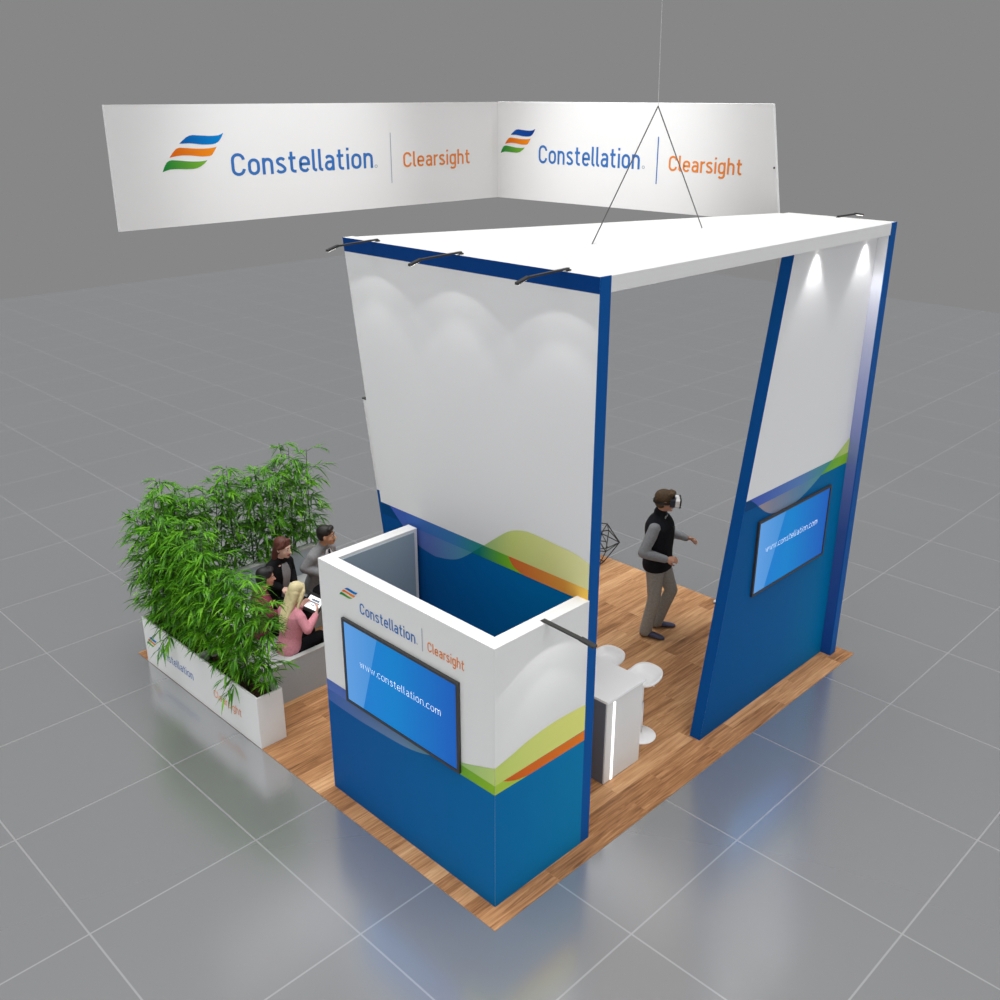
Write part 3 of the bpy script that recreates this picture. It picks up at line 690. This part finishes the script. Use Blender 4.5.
# ------------------------------------------------------------------ grey bench seating
GREYB = mat('grey_upholstery_light', (172, 182, 190), rough=.75, noise=.05, nscale=60)
bq = thing('corner_bench', 'grey upholstered corner bench with low end wall, between the bamboo planters and closet', 'bench', (1.2, 4.8, .003))
SZ = .47
bm = bmesh.new(); box(bm, (.33, 4.03, .003), (.98, 5.70, SZ-.05)); obj('seat_base', bm, GREYB, bq)
bm = bmesh.new(); box(bm, (.33, 4.03, SZ-.05), (1.0, 5.70, SZ), .012); obj('seat_pad', bm, GREYL, bq)
bm = bmesh.new(); box(bm, (1.002, 5.10, .003), (2.55, 5.70, SZ-.05)); obj('seat_base', bm, GREYB, bq)
bm = bmesh.new(); box(bm, (1.002, 5.08, SZ-.05), (2.56, 5.70, SZ), .012); obj('seat_pad', bm, GREYL, bq)
bm = bmesh.new(); box(bm, (.335, 5.71, .003), (2.56, 5.80, .79)); obj('back_wall', bm, GREYB, bq)
bm = bmesh.new(); box(bm, (.335, 5.705, .79), (2.565, 5.805, .805)); obj('back_cap', bm, GREYT, bq)
bm = bmesh.new(); box(bm, (.325, 3.95, .003), (1.75, 4.015, .485)); obj('end_wall', bm, GREYB, bq)
bm = bmesh.new(); box(bm, (.322, 3.947, .485), (1.753, 4.018, .50)); obj('end_cap', bm, GREYT, bq)

#PEOPLE_BEGIN
# ------------------------------------------------------------------ people
def voxel(name, bm, m, parent, vx=.008, it=4, world=False, label=None):
    """fuse overlapping closed shapes into one continuous smooth skin"""
    me = bpy.data.meshes.new('tmp'); bm.to_mesh(me); bm.free()
    o = link(bpy.data.objects.new('tmp', me))
    md = o.modifiers.new('r', 'REMESH'); md.mode = 'VOXEL'; md.voxel_size = vx
    s = o.modifiers.new('s', 'SMOOTH'); s.factor = .5; s.iterations = it
    bpy.context.view_layer.update()
    q = bpy.data.meshes.new_from_object(o.evaluated_get(bpy.context.evaluated_depsgraph_get()))
    bpy.data.objects.remove(o); bpy.data.meshes.remove(me)
    q.name = name; q.materials.clear(); q.materials.append(m)
    for p in q.polygons: p.use_smooth = True
    r = link(bpy.data.objects.new(name, q)); r.parent = parent
    if label: r['label'] = label
    return r
def limb(bm, pts, rads, n=14):
    for a, b, ra, rb in zip(pts, pts[1:], rads, rads[1:]):
        a, b = V(a), V(b); x, y, _ = frame_of(b-a)
        k = 4
        loft(bm, [ring(bm, a.lerp(b, i/k), x*(ra+(rb-ra)*i/k), y*(ra+(rb-ra)*i/k), n) for i in range(k+1)])
    for p, r in zip(pts, rads): ball(bm, p, r*1.0, None, 14, 9)
TOR = [(-.12, .085, .12, 0), (-.07, .115, .155, 0), (0, .124, .172, 0), (.07, .116, .163, 0), (.18, .104, .143, .006), (.30, .116, .156, .002), (.39, .122, .172, -.004), (.455, .112, .178, -.012), (.505, .088, .150, -.016), (.545, .066, .095, -.014), (.575, .055, .06, -.01)]
class Figure:
    def __init__(s, root, hip, lean=0., wid=1., bend=0.):
        s.root, s.hip, s.wid = root, V(hip), wid
        s.up = V((math.sin(lean), 0, math.cos(lean))); s.fw = V((math.cos(lean), 0, -math.sin(lean)))
    def at(s, z, x=0., y=0.): return s.hip+s.up*z+s.fw*x+V((0, y, 0))
    def torso(s, bm, infl=0., z0=-.2, z1=.6, wide=0.):
        R = [(z, a, b, x) for z, a, b, x in TOR if z0 <= z <= z1]
        loft(bm, [ring(bm, s.at(z, x), s.fw*(a+infl), V((0, (b*s.wid+infl+wide), 0)), 24) for z, a, b, x in R])
    def front(s, bm, a0, a1, infl, z0, z1, th=.004):
        """thin sheet over the chest between two angles"""
        R = [(z, a, b, x) for z, a, b, x in TOR if z0 <= z <= z1]; n = 10; G = []
        for z, a, b, x in R:
            row = []
            for k in range(n+1):
                t = a0+(a1-a0)*k/n
                row.append([bm.verts.new(s.at(z, x)+s.fw*math.cos(t)*(a+infl+e)+V((0, math.sin(t)*(b*s.wid+infl+e), 0))) for e in (0, th)])
            G.append(row)
        for i in range(len(G)-1):
            for k in range(n):
                for e in (0, 1): bm.faces.new((G[i][k][e], G[i][k+1][e], G[i+1][k+1][e], G[i+1][k][e]))
        for i in range(len(G)-1):
            for k in (0, n): bm.faces.new((G[i][k][0], G[i][k][1], G[i+1][k][1], G[i+1][k][0]))
        for i in (0, -1):
            for k in range(n): bm.faces.new((G[i][k][0], G[i][k][1], G[i][k+1][1], G[i][k+1][0]))
    def headset_frame(s, yaw, pitch):
        q = Matrix.Rotation(yaw, 3, 'Z') @ Matrix.Rotation(pitch, 3, 'Y')
        s.hq = q; s.hc = s.at(.735, .012)+V((.02, 0, 0)); return s
    def H(s, x, y, z): return s.hc+s.hq @ V((x, y, z))
    def head(s, bm):
        q = s.hq; H = s.H
        limb(bm, [s.at(.50, -.012), s.at(.62, -.004), H(-.02, 0, -.04)], [.058, .053, .055])
        ball(bm, H(-.016, 0, .034), (.099, .077, .092), q, 20, 14)
        ball(bm, H(.022, 0, -.022), (.072, .064, .088), q, 20, 14)
        ball(bm, H(.040, 0, -.075), (.046, .046, .040), q)          # jaw
        ball(bm, H(.072, 0, -.094), (.020, .024, .018), q)          # chin
        limb(bm, [H(.088, 0, .014), H(.102, 0, -.012), H(.112, 0, -.028)], [.008, .010, .013])   # nose
        for e in (-1, 1):
            ball(bm, H(.098, .011*e, -.031), .009)
            ball(bm, H(-.008, .078*e, -.006), (.020, .010, .032), q)    # ears
            ball(bm, H(.050, .040*e, -.028), (.032, .024, .026), q)     # cheek
            limb(bm, [H(.084, .014*e, .034), H(.078, .042*e, .034)], [.010, .009])  # brow ridge
    def face(s, body, iris=(58, 40, 28), lips=(170, 98, 90), brow=(50, 34, 24)):
        H = s.H
        for e in (-1, 1):
            bm = bmesh.new(); ball(bm, H(.076, .031*e, .013), .0115); ball(bm, H(.084, .031*e, .0125), (.006, .0065, .0065), s.hq)
            for f in bm.faces: f.material_index = 1 if (f.calc_center_median()-H(.087, .031*e, .0125)).length < .0068 else 0
            obj('eye', bm, [mat('eye_white', (225, 222, 216), rough=.2), mat('iris%d' % iris[0], iris, rough=.2)], body, world=False, smooth=True)
            bm = bmesh.new(); tube(bm, [H(.092, .014*e, .036), H(.090, .032*e, .041), H(.080, .048*e, .036)], [.004, .0048, .0025], 6); obj('eyebrow', bm, mat('brow%d' % brow[0], brow, rough=.8), body, world=False)
        bm = bmesh.new(); tube(bm, [H(.080, -.024, -.062), H(.093, -.010, -.059), H(.094, 0, -.060), H(.093, .010, -.059), H(.080, .024, -.062)], [.002, .0055, .0055, .0055, .002], 8)
        tube(bm, [H(.080, -.022, -.065), H(.092, -.008, -.069), H(.093, 0, -.070), H(.092, .008, -.069), H(.080, .022, -.065)], [.002, .006, .0065, .006, .002], 8)
        obj('lips', bm, mat('lips%d' % lips[0], lips, rough=.4), body, world=False, smooth=True)
    def arms(s, bm, side, elbow, wrist, infl=0., upto=1.):
        sh = s.at(.462, -.012, side*(.160*s.wid)); e, w = V(elbow), V(wrist); w2 = e.lerp(w, upto)
        d = (e-sh)*.5+sh
        limb(bm, [sh, d, e, e.lerp(w2, .45), w2], [.058+infl, .050+infl, .042+infl, .040+infl, .028+infl*(1.0)])
def yoke(F, bm, r=.0):
    for sd in (-1, 1): limb(bm, [F.at(.535, -.016, sd*.045), F.at(.505, -.018, sd*.095*F.wid), F.at(.462, -.012, sd*.162*F.wid)], [.050+r, .056+r, .060+r])
    limb(bm, [F.at(.50, -.014), F.at(.585, -.012)], [.072+r, .050+r*.8])
def hand(bm, wrist, d, palm, side, curl=.6, spread=.06, thumb_in=.5):
    """five separate fingers: d = wrist to knuckles, palm = outward palm normal, side = +1 when the thumb leaves toward d x palm"""
    w, d, pn = V(wrist), V(d).normalized(), V(palm).normalized()
    pn = (pn-d*pn.dot(d)).normalized(); t = d.cross(pn).normalized()*side      # thumb side
    rows = []
    for k, (hw, ht) in enumerate(((.026, .017), (.036, .016), (.041, .014), (.040, .012))):
        rows.append(ring(bm, w+d*(.002+.030*k), t*hw, pn*ht, 14))
    loft(bm, rows)
    limb(bm, [w-d*.02, w+d*.02], [.026, .024])
    for k, (L, o) in enumerate(((.070, .030), (.079, .010), (.073, -.010), (.057, -.029))):
        a = o*spread*14*.1; dd = (d+t*a).normalized(); p = w+d*(.088-(.006 if k in (0, 3) else 0))+t*o
        pts = [p-dd*.012]; ang = curl*.55
        for seg, f in enumerate((.44, .31, .25)):
            nd = dd*math.cos(ang)+pn*math.sin(ang); p = p+nd*L*f; pts.append(p); ang += curl*(.85 if seg == 0 else .6)
        limb(bm, pts, [.0092, .0086, .0080, .0068], 8)
    p = w+d*.022+t*.026; td = (t*.75+d*.75+pn*thumb_in).normalized(); td2 = (t*.15+d*.9+pn*(thumb_in+.25)).normalized()
    limb(bm, [w+d*.012+t*.010, p, p+td*.034, p+td*.034+td2*.030, p+td*.034+td2*.052], [.015, .014, .0108, .0098, .0078], 8)
def leg(bm, hip, knee, ankle, infl=0., top=.088, ank=.040):
    h, k, a = V(hip), V(knee), V(ankle)
    limb(bm, [h, h.lerp(k, .5), k, k.lerp(a, .35), a], [top+infl, .072+infl, .054+infl, .052+infl, ank+infl])
def shoe(bm, ankle, yaw, L=.27):
    c, s_ = math.cos(yaw), math.sin(yaw); f = V((c, s_, 0)); y = V((-s_, c, 0)); b = V((ankle[0], ankle[1], 0))
    rows = []
    for x, hw, zt in ((-.065, .022, .062), (-.05, .036, .075), (0, .040, .082), (.06, .042, .066), (.12, .046, .048), (.165, .040, .037), (.195, .022, .026), (.203, .008, .018)):
        rows.append(ring(bm, b+f*x+V((0, 0, zt/2+.004)), y*hw, V((0, 0, zt/2)), 16))
    loft(bm, rows)
SKIN = {k: mat('skin_'+k, c, rough=.5, spec=.3, noise=.05, nscale=14) for k, c in dict(tan=(196, 148, 124), fair=(224, 184, 166), olive=(184, 138, 110), rosy=(206, 150, 128)).items()}
def person(label, loc, az, hip, lean=0., wid=1., scale=1.07, group=None):
    t = thing('person', label, 'person', loc, az, group, scale)
    return Figure(t, hip, lean, wid)
def cloth(name, rgb, n=.10): return mat(name, rgb, rough=.9, spec=.15, noise=n, nscale=45)

# standing man with a headset --------------------------------------------------
F = person('standing man in a dark vest and khaki trousers wearing a viewing headset', (4.80, 2.03, .003), math.radians(-70), (0, 0, .93), .02, 1.14)
F.headset_frame(math.radians(20), math.radians(4))
RE, RW, LE, LW = (-.085, -.315, 1.14), (.165, -.235, 1.075), (.04, .32, 1.165), (.25, .30, 1.135)
RA, LA = (-.05, -.115, .09), (.0, .14, .09)
RK, LK = (.02, -.115, .50), (.15, .125, .53)
bm = bmesh.new(); F.torso(bm); F.head(bm)
for sd, e, w in ((-1, RE, RW), (1, LE, LW)): F.arms(bm, sd, e, w)
hand(bm, RW, (.95, .25, .06), (.1, .75, -.6), -1, 1.05)
hand(bm, LW, (.95, -.2, .12), (-.1, -.5, -.85), 1, .95)
leg(bm, (0, -.09, .93), RK, RA); leg(bm, (0, .09, .93), LK, LA)
limb(bm, [RA, (0, -.12, .05)], [.035, .03]); limb(bm, [LA, (.04, .13, .05)], [.035, .03])
body = voxel('body', bm, SKIN['tan'], F.root, .0055, 3); F.face(body)
bm = bmesh.new(); F.torso(bm, .014, -.2, .10)
leg(bm, (0, -.085, .93), RK, (RA[0]-.005, RA[1], .07), .022, .098, .052); leg(bm, (0, .085, .93), LK, (LA[0]-.005, LA[1], .07), .022, .098, .052)
voxel('trousers', bm, cloth('khaki_cloth', (152, 153, 150)), F.root, .009, 4)
bm = bmesh.new()
for sd, e, w in ((-1, RE, RW), (1, LE, LW)): F.arms(bm, sd, e, w, .016, .93)
F.torso(bm, .007, .2, .56)
voxel('shirt', bm, cloth('grey_shirt_cloth', (142, 146, 150)), F.root, .008, 4)
for sd, e, w in ((-1, RE, RW), (1, LE, LW)):
    e, w = V(e), V(w); bm = bmesh.new(); x, y, _ = frame_of(w-e)
    loft(bm, [ring(bm, e.lerp(w, k), x*r, y*r, 16) for k, r in ((.90, .041), (.985, .039))]); obj('cuff', bm, cloth('white_cuff', (205, 210, 218), .03), F.root, world=False, smooth=True)
bm = bmesh.new(); F.torso(bm, .042, -.08, .56)
yoke(F, bm, .008)
limb(bm, [F.at(.52, -.016), F.at(.60, -.014)], [.088, .074])
voxel('vest', bm, cloth('dark_vest_cloth', (27, 29, 35), .2), F.root, .009, 4)
bm = bmesh.new(); F.front(bm, -.03, .03, .044, -.08, .46, .005); obj('zipper', bm, DARK, F.root, world=False)
bm = bmesh.new(); F.front(bm, -.45, .45, .0045, .50, .58, .012); obj('shirt_collar', bm, cloth('grey_shirt_collar', (170, 172, 174), .03), F.root, world=False)
for a, yw in ((RA, -.03), (LA, .45)):
    bm = bmesh.new(); shoe(bm, a, yw); bmesh.ops.scale(bm, verts=bm.verts, vec=(1.12, 1.12, 1.05), space=Matrix.Translation(-V((a[0], a[1], 0)))); voxel('shoe', bm, mat('navy_leather', (62, 66, 96), rough=.35), F.root, .007, 2)
bm = bmesh.new(); q = F.hq; ball(bm, F.H(-.022, 0, .052), (.107, .088, .090), q, 22, 14); ball(bm, F.H(-.045, 0, .0), (.078, .081, .085), q); limb(bm, [F.H(.055, -.05, .10), F.H(.075, 0, .108), F.H(.055, .05, .10)], [.03, .032, .03])
voxel('hair', bm, mat('brown_hair', (84, 64, 40), rough=.7, noise=.35, nscale=60), F.root, .007, 3)
# the headset: worn, a thing of its own; built in the man's frame
RM = Matrix.Translation(F.root.location) @ Matrix.Rotation(F.root.rotation_euler.z, 4, 'Z') @ Matrix.Scale(1.07, 4)
def Hw(x, y, z): return RM @ F.H(x, y, z)
hd = thing('viewing_headset', 'white and black viewing headset strapped over the standing man\'s eyes', 'headset', Hw(.12, 0, .012))
def hbox(bm, x0, x1, hy0, hz0, hy1, hz1, zc=.012):
    rows = []
    for x, hy, hz in ((x0, hy0, hz0), (x1, hy1, hz1)):
        rows.append([bm.verts.new(Hw(x, hy*sy, zc+hz*sz)) for sy, sz in ((-1, -.7), (-.8, -1), (.8, -1), (1, -.7), (1, .7), (.8, 1), (-.8, 1), (-1, .7))])
    loft(bm, rows)
bm = bmesh.new(); hbox(bm, .045, .100, .088, .050, .088, .052); obj('face_cushion', bm, mat('dark_blue_rubber', (34, 40, 54), rough=.6), hd)
bm = bmesh.new(); hbox(bm, .098, .150, .084, .046, .088, .050); bevel_mod(obj('housing', bm, WPLAST, hd), .004)
bm = bmesh.new(); hbox(bm, .149, .166, .092, .058, .088, .054); bevel_mod(obj('front_visor', bm, BLACKM, hd), .004)
bm = bmesh.new(); rows = []
for k in range(25):
    a = math.radians(42)+(2*PI-math.radians(84))*k/24; cx_, cy_ = -.022+.111*math.cos(a), .0925*math.sin(a)
    rows.append([bm.verts.new(Hw(cx_*e+(-.022)*(1-e), cy_*e, z)) for e, z in ((1, -.012), (1.05, -.012), (1.05, .018), (1, .018))])
loft(bm, rows); obj('strap', bm, BLACKM, hd)

def seated(label, loc, az, lean, wid=1., yaw=0., pitch=.1, seat=.47):
    F = person(label, (*loc, .003), az, (0, 0, (seat)/1.07+.095), lean, wid)
    F.headset_frame(yaw, pitch); F.K = [(.42, s*.10, .535) for s in (-1, 1)]; F.A = [(.40, s*.11, .09) for s in (-1, 1)]
    return F
def lower(F, cl, shoe_m, skirt=False):
    bm = bmesh.new(); F.torso(bm, .012, -.2, .10, .0)
    for s, k, a in zip((-1, 1), F.K, F.A): leg(bm, F.hip+V((0, s*.085, -.005)), k, a, .012, .086, .044)
    voxel('trousers', bm, cl, F.root, .010, 3)
    for s, a in zip((-1, 1), F.A):
        bm = bmesh.new(); shoe(bm, a, s*.08); voxel('shoe', bm, shoe_m, F.root, .008, 2)
def skin(F, sk, arms, hands, iris=(58, 40, 28), lips=(170, 98, 90), brow=(50, 34, 24)):
    bm = bmesh.new(); F.torso(bm); F.head(bm)
    for s, (e, w) in zip((-1, 1), arms): F.arms(bm, s, e, w)
    for (w, d, pn, sd, c) in hands: hand(bm, w, d, pn, sd, c)
    for s, k, a in zip((-1, 1), F.K, F.A):
        leg(bm, F.hip+V((0, s*.085, -.005)), k, a); limb(bm, [a, V(a)+V((.07, 0, -.04))], [.034, .028])
    b = voxel('body', bm, sk, F.root, .006, 3); F.face(b, iris, lips, brow); return b

# woman in black blazer -------------------------------------------------------
F = seated('seated woman with auburn hair, in a black blazer on the back bench', (1.45, 5.27), math.radians(-80), .22, .90, .18, .14)
F.root.scale = (1.0,)*3
AR = [((.02, -.235, .86), (.22, -.10, .76)), ((.03, .235, .86), (.23, .10, .76))]
skin(F, SKIN['fair'], AR, [(AR[0][1], (.8, .5, -.25), (0, .3, -1), -1, .5), (AR[1][1], (.8, -.5, -.25), (0, -.3, -1), 1, .5)], lips=(176, 84, 84), brow=(70, 36, 26))
lower(F, cloth('black_trouser_cloth', (24, 24, 28)), BLACKM)
bm = bmesh.new(); F.torso(bm, .018, -.08, .52)
for s, (e, w) in zip((-1, 1), AR): F.arms(bm, s, e, w, .014, .95)
yoke(F, bm, .016); voxel('blazer', bm, cloth('black_blazer_cloth', (24, 23, 26), .2), F.root, .009, 4)
bm = bmesh.new(); F.front(bm, -.34, .34, .024, -.08, .56, .005); obj('blouse', bm, cloth('grey_blouse_cloth', (148, 148, 152)), F.root, world=False, smooth=True)
bm = bmesh.new(); q = F.hq; ball(bm, F.H(-.024, 0, .050), (.104, .087, .090), q, 22, 14); ball(bm, F.H(-.05, 0, -.005), (.078, .084, .095), q)
for e in (-1, 1): limb(bm, [F.H(.045, .035*e, .115), F.H(.04, .072*e, .06), F.H(-.005, .088*e, .02)], [.022, .022, .02])
limb(bm, [F.H(-.07, -.02, -.02), F.H(-.085, -.035, -.12), F.H(-.075, -.055, -.21)], [.055, .045, .022])
voxel('hair', bm, mat('auburn_hair', (88, 44, 34), rough=.6, noise=.35, nscale=60), F.root, .007, 3)

# man in grey suit ------------------------------------------------------------
F = seated('seated man in a grey suit and dark tie on the back bench', (2.01, 5.21), math.radians(-74), .24, 1.04, .46, .0)
F.root.scale = (1.0,)*3
AR = [((.04, -.262, .87), (.25, -.16, .80)), ((.04, .275, .88), (.26, .12, .80))]
skin(F, SKIN['olive'], AR, [(AR[0][1], (.8, .5, -.2), (0, .3, -1), -1, .5), (AR[1][1], (.8, -.5, -.2), (0, -.3, -1), 1, .5)], brow=(22, 18, 16))
grey = cloth('grey_suit_cloth', (132, 132, 134))
lower(F, cloth('charcoal_trouser_cloth', (52, 52, 56)), BLACKM)
bm = bmesh.new(); F.torso(bm, .020, -.08, .52, .006)
for s, (e, w) in zip((-1, 1), AR): F.arms(bm, s, e, w, .018, .95)
yoke(F, bm, .020); voxel('suit_jacket', bm, grey, F.root, .009, 4)
bm = bmesh.new(); F.front(bm, -.34, .34, .034, .16, .585, .012); obj('shirt_front', bm, cloth('white_shirt_cloth', (214, 214, 216), .03), F.root, world=False, smooth=True)
bm = bmesh.new(); F.front(bm, -.10, .10, .048, .16, .575, .006); obj('necktie', bm, cloth('dark_tie_cloth', (34, 36, 48)), F.root, world=False, smooth=True)
bm = bmesh.new(); q = F.hq; ball(bm, F.H(-.024, 0, .056), (.104, .086, .086), q, 22, 14); ball(bm, F.H(-.05, 0, .01), (.074, .080, .078), q); limb(bm, [F.H(.045, -.045, .098), F.H(.060, 0, .108), F.H(.045, .045, .098)], [.03, .034, .03])
voxel('hair', bm, mat('black_hair', (26, 20, 18), rough=.6, noise=.3, nscale=60), F.root, .007, 3)

# dark-haired figure behind the bamboo ---------------------------------------
F = seated('seated person with short black hair and maroon top, half hidden by the bamboo', (.88, 4.74), math.radians(-14), .14, .95, -.15, .1)
F.root.scale = (.92,)*3
AR = [((.06, -.24, .86), (.28, -.12, .80)), ((.05, .24, .86), (.28, .10, .80))]
skin(F, SKIN['rosy'], AR, [(AR[0][1], (.8, .4, -.2), (0, .3, -1), -1, .5), (AR[1][1], (.8, -.4, -.2), (0, -.3, -1), 1, .5)], brow=(22, 18, 16))
lower(F, cloth('black_trouser_cloth', (24, 24, 28)), BLACKM)
bm = bmesh.new(); F.torso(bm, .014, -.08, .55)
for s, (e, w) in zip((-1, 1), AR): F.arms(bm, s, e, w, .012, .92)
yoke(F, bm, .012); voxel('top', bm, cloth('maroon_cloth', (120, 52, 68)), F.root, .009, 4)
bm = bmesh.new(); q = F.hq; ball(bm, F.H(-.026, 0, .052), (.104, .089, .090), q, 22, 14); ball(bm, F.H(-.05, 0, -.01), (.080, .086, .095), q); limb(bm, [F.H(.04, -.05, .10), F.H(.06, 0, .112), F.H(.04, .05, .10)], [.03, .032, .03])
for e in (-1, 1): limb(bm, [F.H(-.03, .082*e, .02), F.H(-.03, .085*e, -.06)], [.028, .022])
voxel('hair', bm, mat('jet_hair', (22, 18, 20), rough=.6, noise=.3, nscale=60), F.root, .007, 3)

# blonde woman in pink holding a tablet --------------------------------------
F = seated('seated woman with long blonde hair and pink jacket, holding a tablet', (.895, 4.20), math.radians(6), .24, .95, .05, .30, .44)
F.root.scale = (.92,)*3
F.K = [(.43, s*.09, .56) for s in (-1, 1)]
AR = [((.10, -.27, .84), (.33, -.17, .915)), ((.14, .24, .85), (.34, .10, .93))]
skin(F, SKIN['fair'], AR, [(AR[0][1], (.62, .25, .7), (-.35, .9, .2), -1, .75), (AR[1][1], (.62, -.25, .7), (-.35, -.9, .2), 1, .75)], lips=(186, 96, 96), brow=(150, 120, 70))
lower(F, cloth('black_trouser_cloth', (24, 24, 28)), BLACKM)
bm = bmesh.new(); F.torso(bm, .016, -.12, .55)
for s, (e, w) in zip((-1, 1), AR): F.arms(bm, s, e, w, .014, .92)
yoke(F, bm, .014); voxel('jacket', bm, cloth('pink_cloth', (206, 138, 150)), F.root, .009, 4)
bm = bmesh.new(); q = F.hq; ball(bm, F.H(-.026, 0, .050), (.106, .090, .092), q, 22, 14); ball(bm, F.H(-.052, 0, -.01), (.082, .088, .10), q)
for e in (-1, 0, 1): limb(bm, [F.H(-.075, .040*e, 0), F.at(.60, -.075, .042*e), F.at(.44, -.128, .042*e), F.at(.27, -.130, .03*e)], [.05, .044, .034, .012])
for e in (-1, 1): limb(bm, [F.H(.03, .045*e, .105), F.H(.01, .088*e, .03), F.H(-.02, .090*e, -.07), F.at(.52, -.03, .10*e)], [.024, .026, .026, .016])
voxel('hair', bm, mat('blonde_hair', (214, 200, 154), rough=.55, noise=.14, nscale=22), F.root, .007, 3)
RM2 = Matrix.Translation(F.root.location) @ Matrix.Rotation(F.root.rotation_euler.z, 4, 'Z') @ Matrix.Scale(.92, 4)
tc_ = RM2 @ V((.425, -.035, .985)); tb = thing('tablet', 'black-framed tablet with a lit white screen held by the woman in pink', 'tablet', tc_)
fz = (RM2.to_3x3() @ V((.80, 0, .60))).normalized(); sy = (RM2.to_3x3() @ V((0, -1, 0))).normalized(); ny = sy.cross(fz).normalized()   # up the screen, across, out of it
if ny.z < 0: ny = -ny
def TP(a, b, c): return tc_+sy*a+fz*b+ny*c
bm = bmesh.new(); prism(bm, [TP(-.15, -.112, 0), TP(.15, -.112, 0), TP(.15, .112, 0), TP(-.15, .112, 0)], ny*.009); bevel_mod(obj('tablet_body', bm, BLACKM, tb), .003)
bm = bmesh.new(); bm.faces.new([bm.verts.new(TP(a, b, .0098)) for a, b in ((-.115, -.076), (.115, -.076), (.115, .076), (-.115, .076))]); ts = obj('screen', bm, mat('tablet_screen', (226, 228, 232), emit=.75), tb)
bm = bmesh.new()
for a, b, c, d in ((-.06, .07, .022, .045), (-.075, .085, -.002, .014), (-.02, .03, -.034, -.022)):
    bm.faces.new([bm.verts.new(TP(x, y, .0104)) for x, y in ((a, c), (b, c), (b, d), (a, d))])
obj('screen_blocks', bm, mat('tablet_grey', (110, 118, 130), emit=.3), ts)
#PEOPLE_END

# ------------------------------------------------------------------ light
def spot(name, loc, to, energy, ang, blend=.3, size=.02, color=(1, 1, 1)):
    l = bpy.data.lights.new(name, 'SPOT'); l.energy = energy; l.spot_size = math.radians(ang); l.spot_blend = blend; l.shadow_soft_size = size; l.color = color
    o = link(bpy.data.objects.new(name, l)); o.location = loc
    o.rotation_euler = (V(to)-V(loc)).to_track_quat('-Z', 'Y').to_euler(); return o
for y in YS:
    spot('arm_lamp_light', (.79, y, 4.99), (1.14, y, 3.6), 2.6, 100, .10)
    spot('arm_lamp_light', (.79, y, 4.99), (1.10, y, 3.6), 3.8, 72, .45)
spot('arm_lamp_light', (.75, -.26, 2.42), (.79, -.03, 1.2), 3.0, 112, .06)
spot('arm_lamp_light', (.75, -.26, 2.42), (.79, -.03, 1.2), 3.2, 78, .40)
for x in (4.614, 5.606):
    spot('downlight_light', (x, .235, 4.905), (x, .243, 4.0), 15, 74, .6, .012)
    spot('downlight_light', (x, .235, 4.905), (x, .30, 4.3), 4, 100, 1., .012)
# hall spots on the hanging sign
spot('hall_spot', (2.6, 0.5, 9.5), (2.7, 6.05, 5.75), 820, 36, 1., .3)
spot('hall_spot', (0.5, 3.6, 9.5), (6, 3.9, 5.75), 1300, 36, 1., .3)

w = bpy.data.worlds.new('hall'); sc.world = w; w.use_nodes = True; nt = w.node_tree; N = nt.nodes; L = nt.links
bg = N['Background']; tc = N.new('ShaderNodeTexCoord')
nz = N.new('ShaderNodeVectorMath'); nz.operation = 'NORMALIZE'; L.new(tc.outputs['Generated'], nz.inputs[0])
sp = N.new('ShaderNodeSeparateXYZ'); L.new(nz.outputs[0], sp.inputs[0])
up = N.new('ShaderNodeMapRange'); up.interpolation_type = 'SMOOTHSTEP'; up.inputs['From Min'].default_value = .86; up.inputs['From Max'].default_value = .95
up.inputs['To Max'].default_value = 6.0; L.new(sp.outputs['Z'], up.inputs['Value'])
dt = N.new('ShaderNodeVectorMath'); dt.operation = 'DOT_PRODUCT'; dt.inputs[1].default_value = (-.66, -.66, .36); L.new(nz.outputs[0], dt.inputs[0])
bk = N.new('ShaderNodeMapRange'); bk.interpolation_type = 'SMOOTHSTEP'; bk.inputs['From Min'].default_value = .25; bk.inputs['From Max'].default_value = .9
bk.inputs['To Max'].default_value = .55; L.new(dt.outputs['Value'], bk.inputs['Value'])
ad = N.new('ShaderNodeMath'); L.new(up.outputs[0], ad.inputs[0]); L.new(bk.outputs[0], ad.inputs[1])
ad2 = N.new('ShaderNodeMath'); ad2.inputs[1].default_value = .242; L.new(ad.outputs[0], ad2.inputs[0])
cb = N.new('ShaderNodeCombineXYZ')
for i in range(3): L.new(ad2.outputs[0], cb.inputs[i])
L.new(cb.outputs[0], bg.inputs['Color'])
w.cycles.sampling_method = 'MANUAL'; w.cycles.sample_map_resolution = 512

# ------------------------------------------------------------------ camera
cam = bpy.data.cameras.new('camera'); co = link(bpy.data.objects.new('camera', cam)); sc.camera = co
cam.sensor_width = 36; cam.lens = 997.62/1000*36; cam.clip_end = 200
yaw, pit, rol = .7854, .3861, -.0004
f = V((math.cos(yaw)*math.cos(pit), math.sin(yaw)*math.cos(pit), -math.sin(pit))); r = V((math.sin(yaw), -math.cos(yaw), 0)); uu = r.cross(f)
M = Matrix((r, uu, -f)).transposed()
co.location = (-4.3189, -4.3763, 6.2546); co.rotation_euler = M.to_euler()
sc.view_settings.view_transform = 'Standard'; sc.view_settings.look = 'None'; sc.view_settings.gamma = 1; sc.view_settings.exposure = 0
sc.view_settings.use_curve_mapping = False
sc.cycles.max_bounces = 8
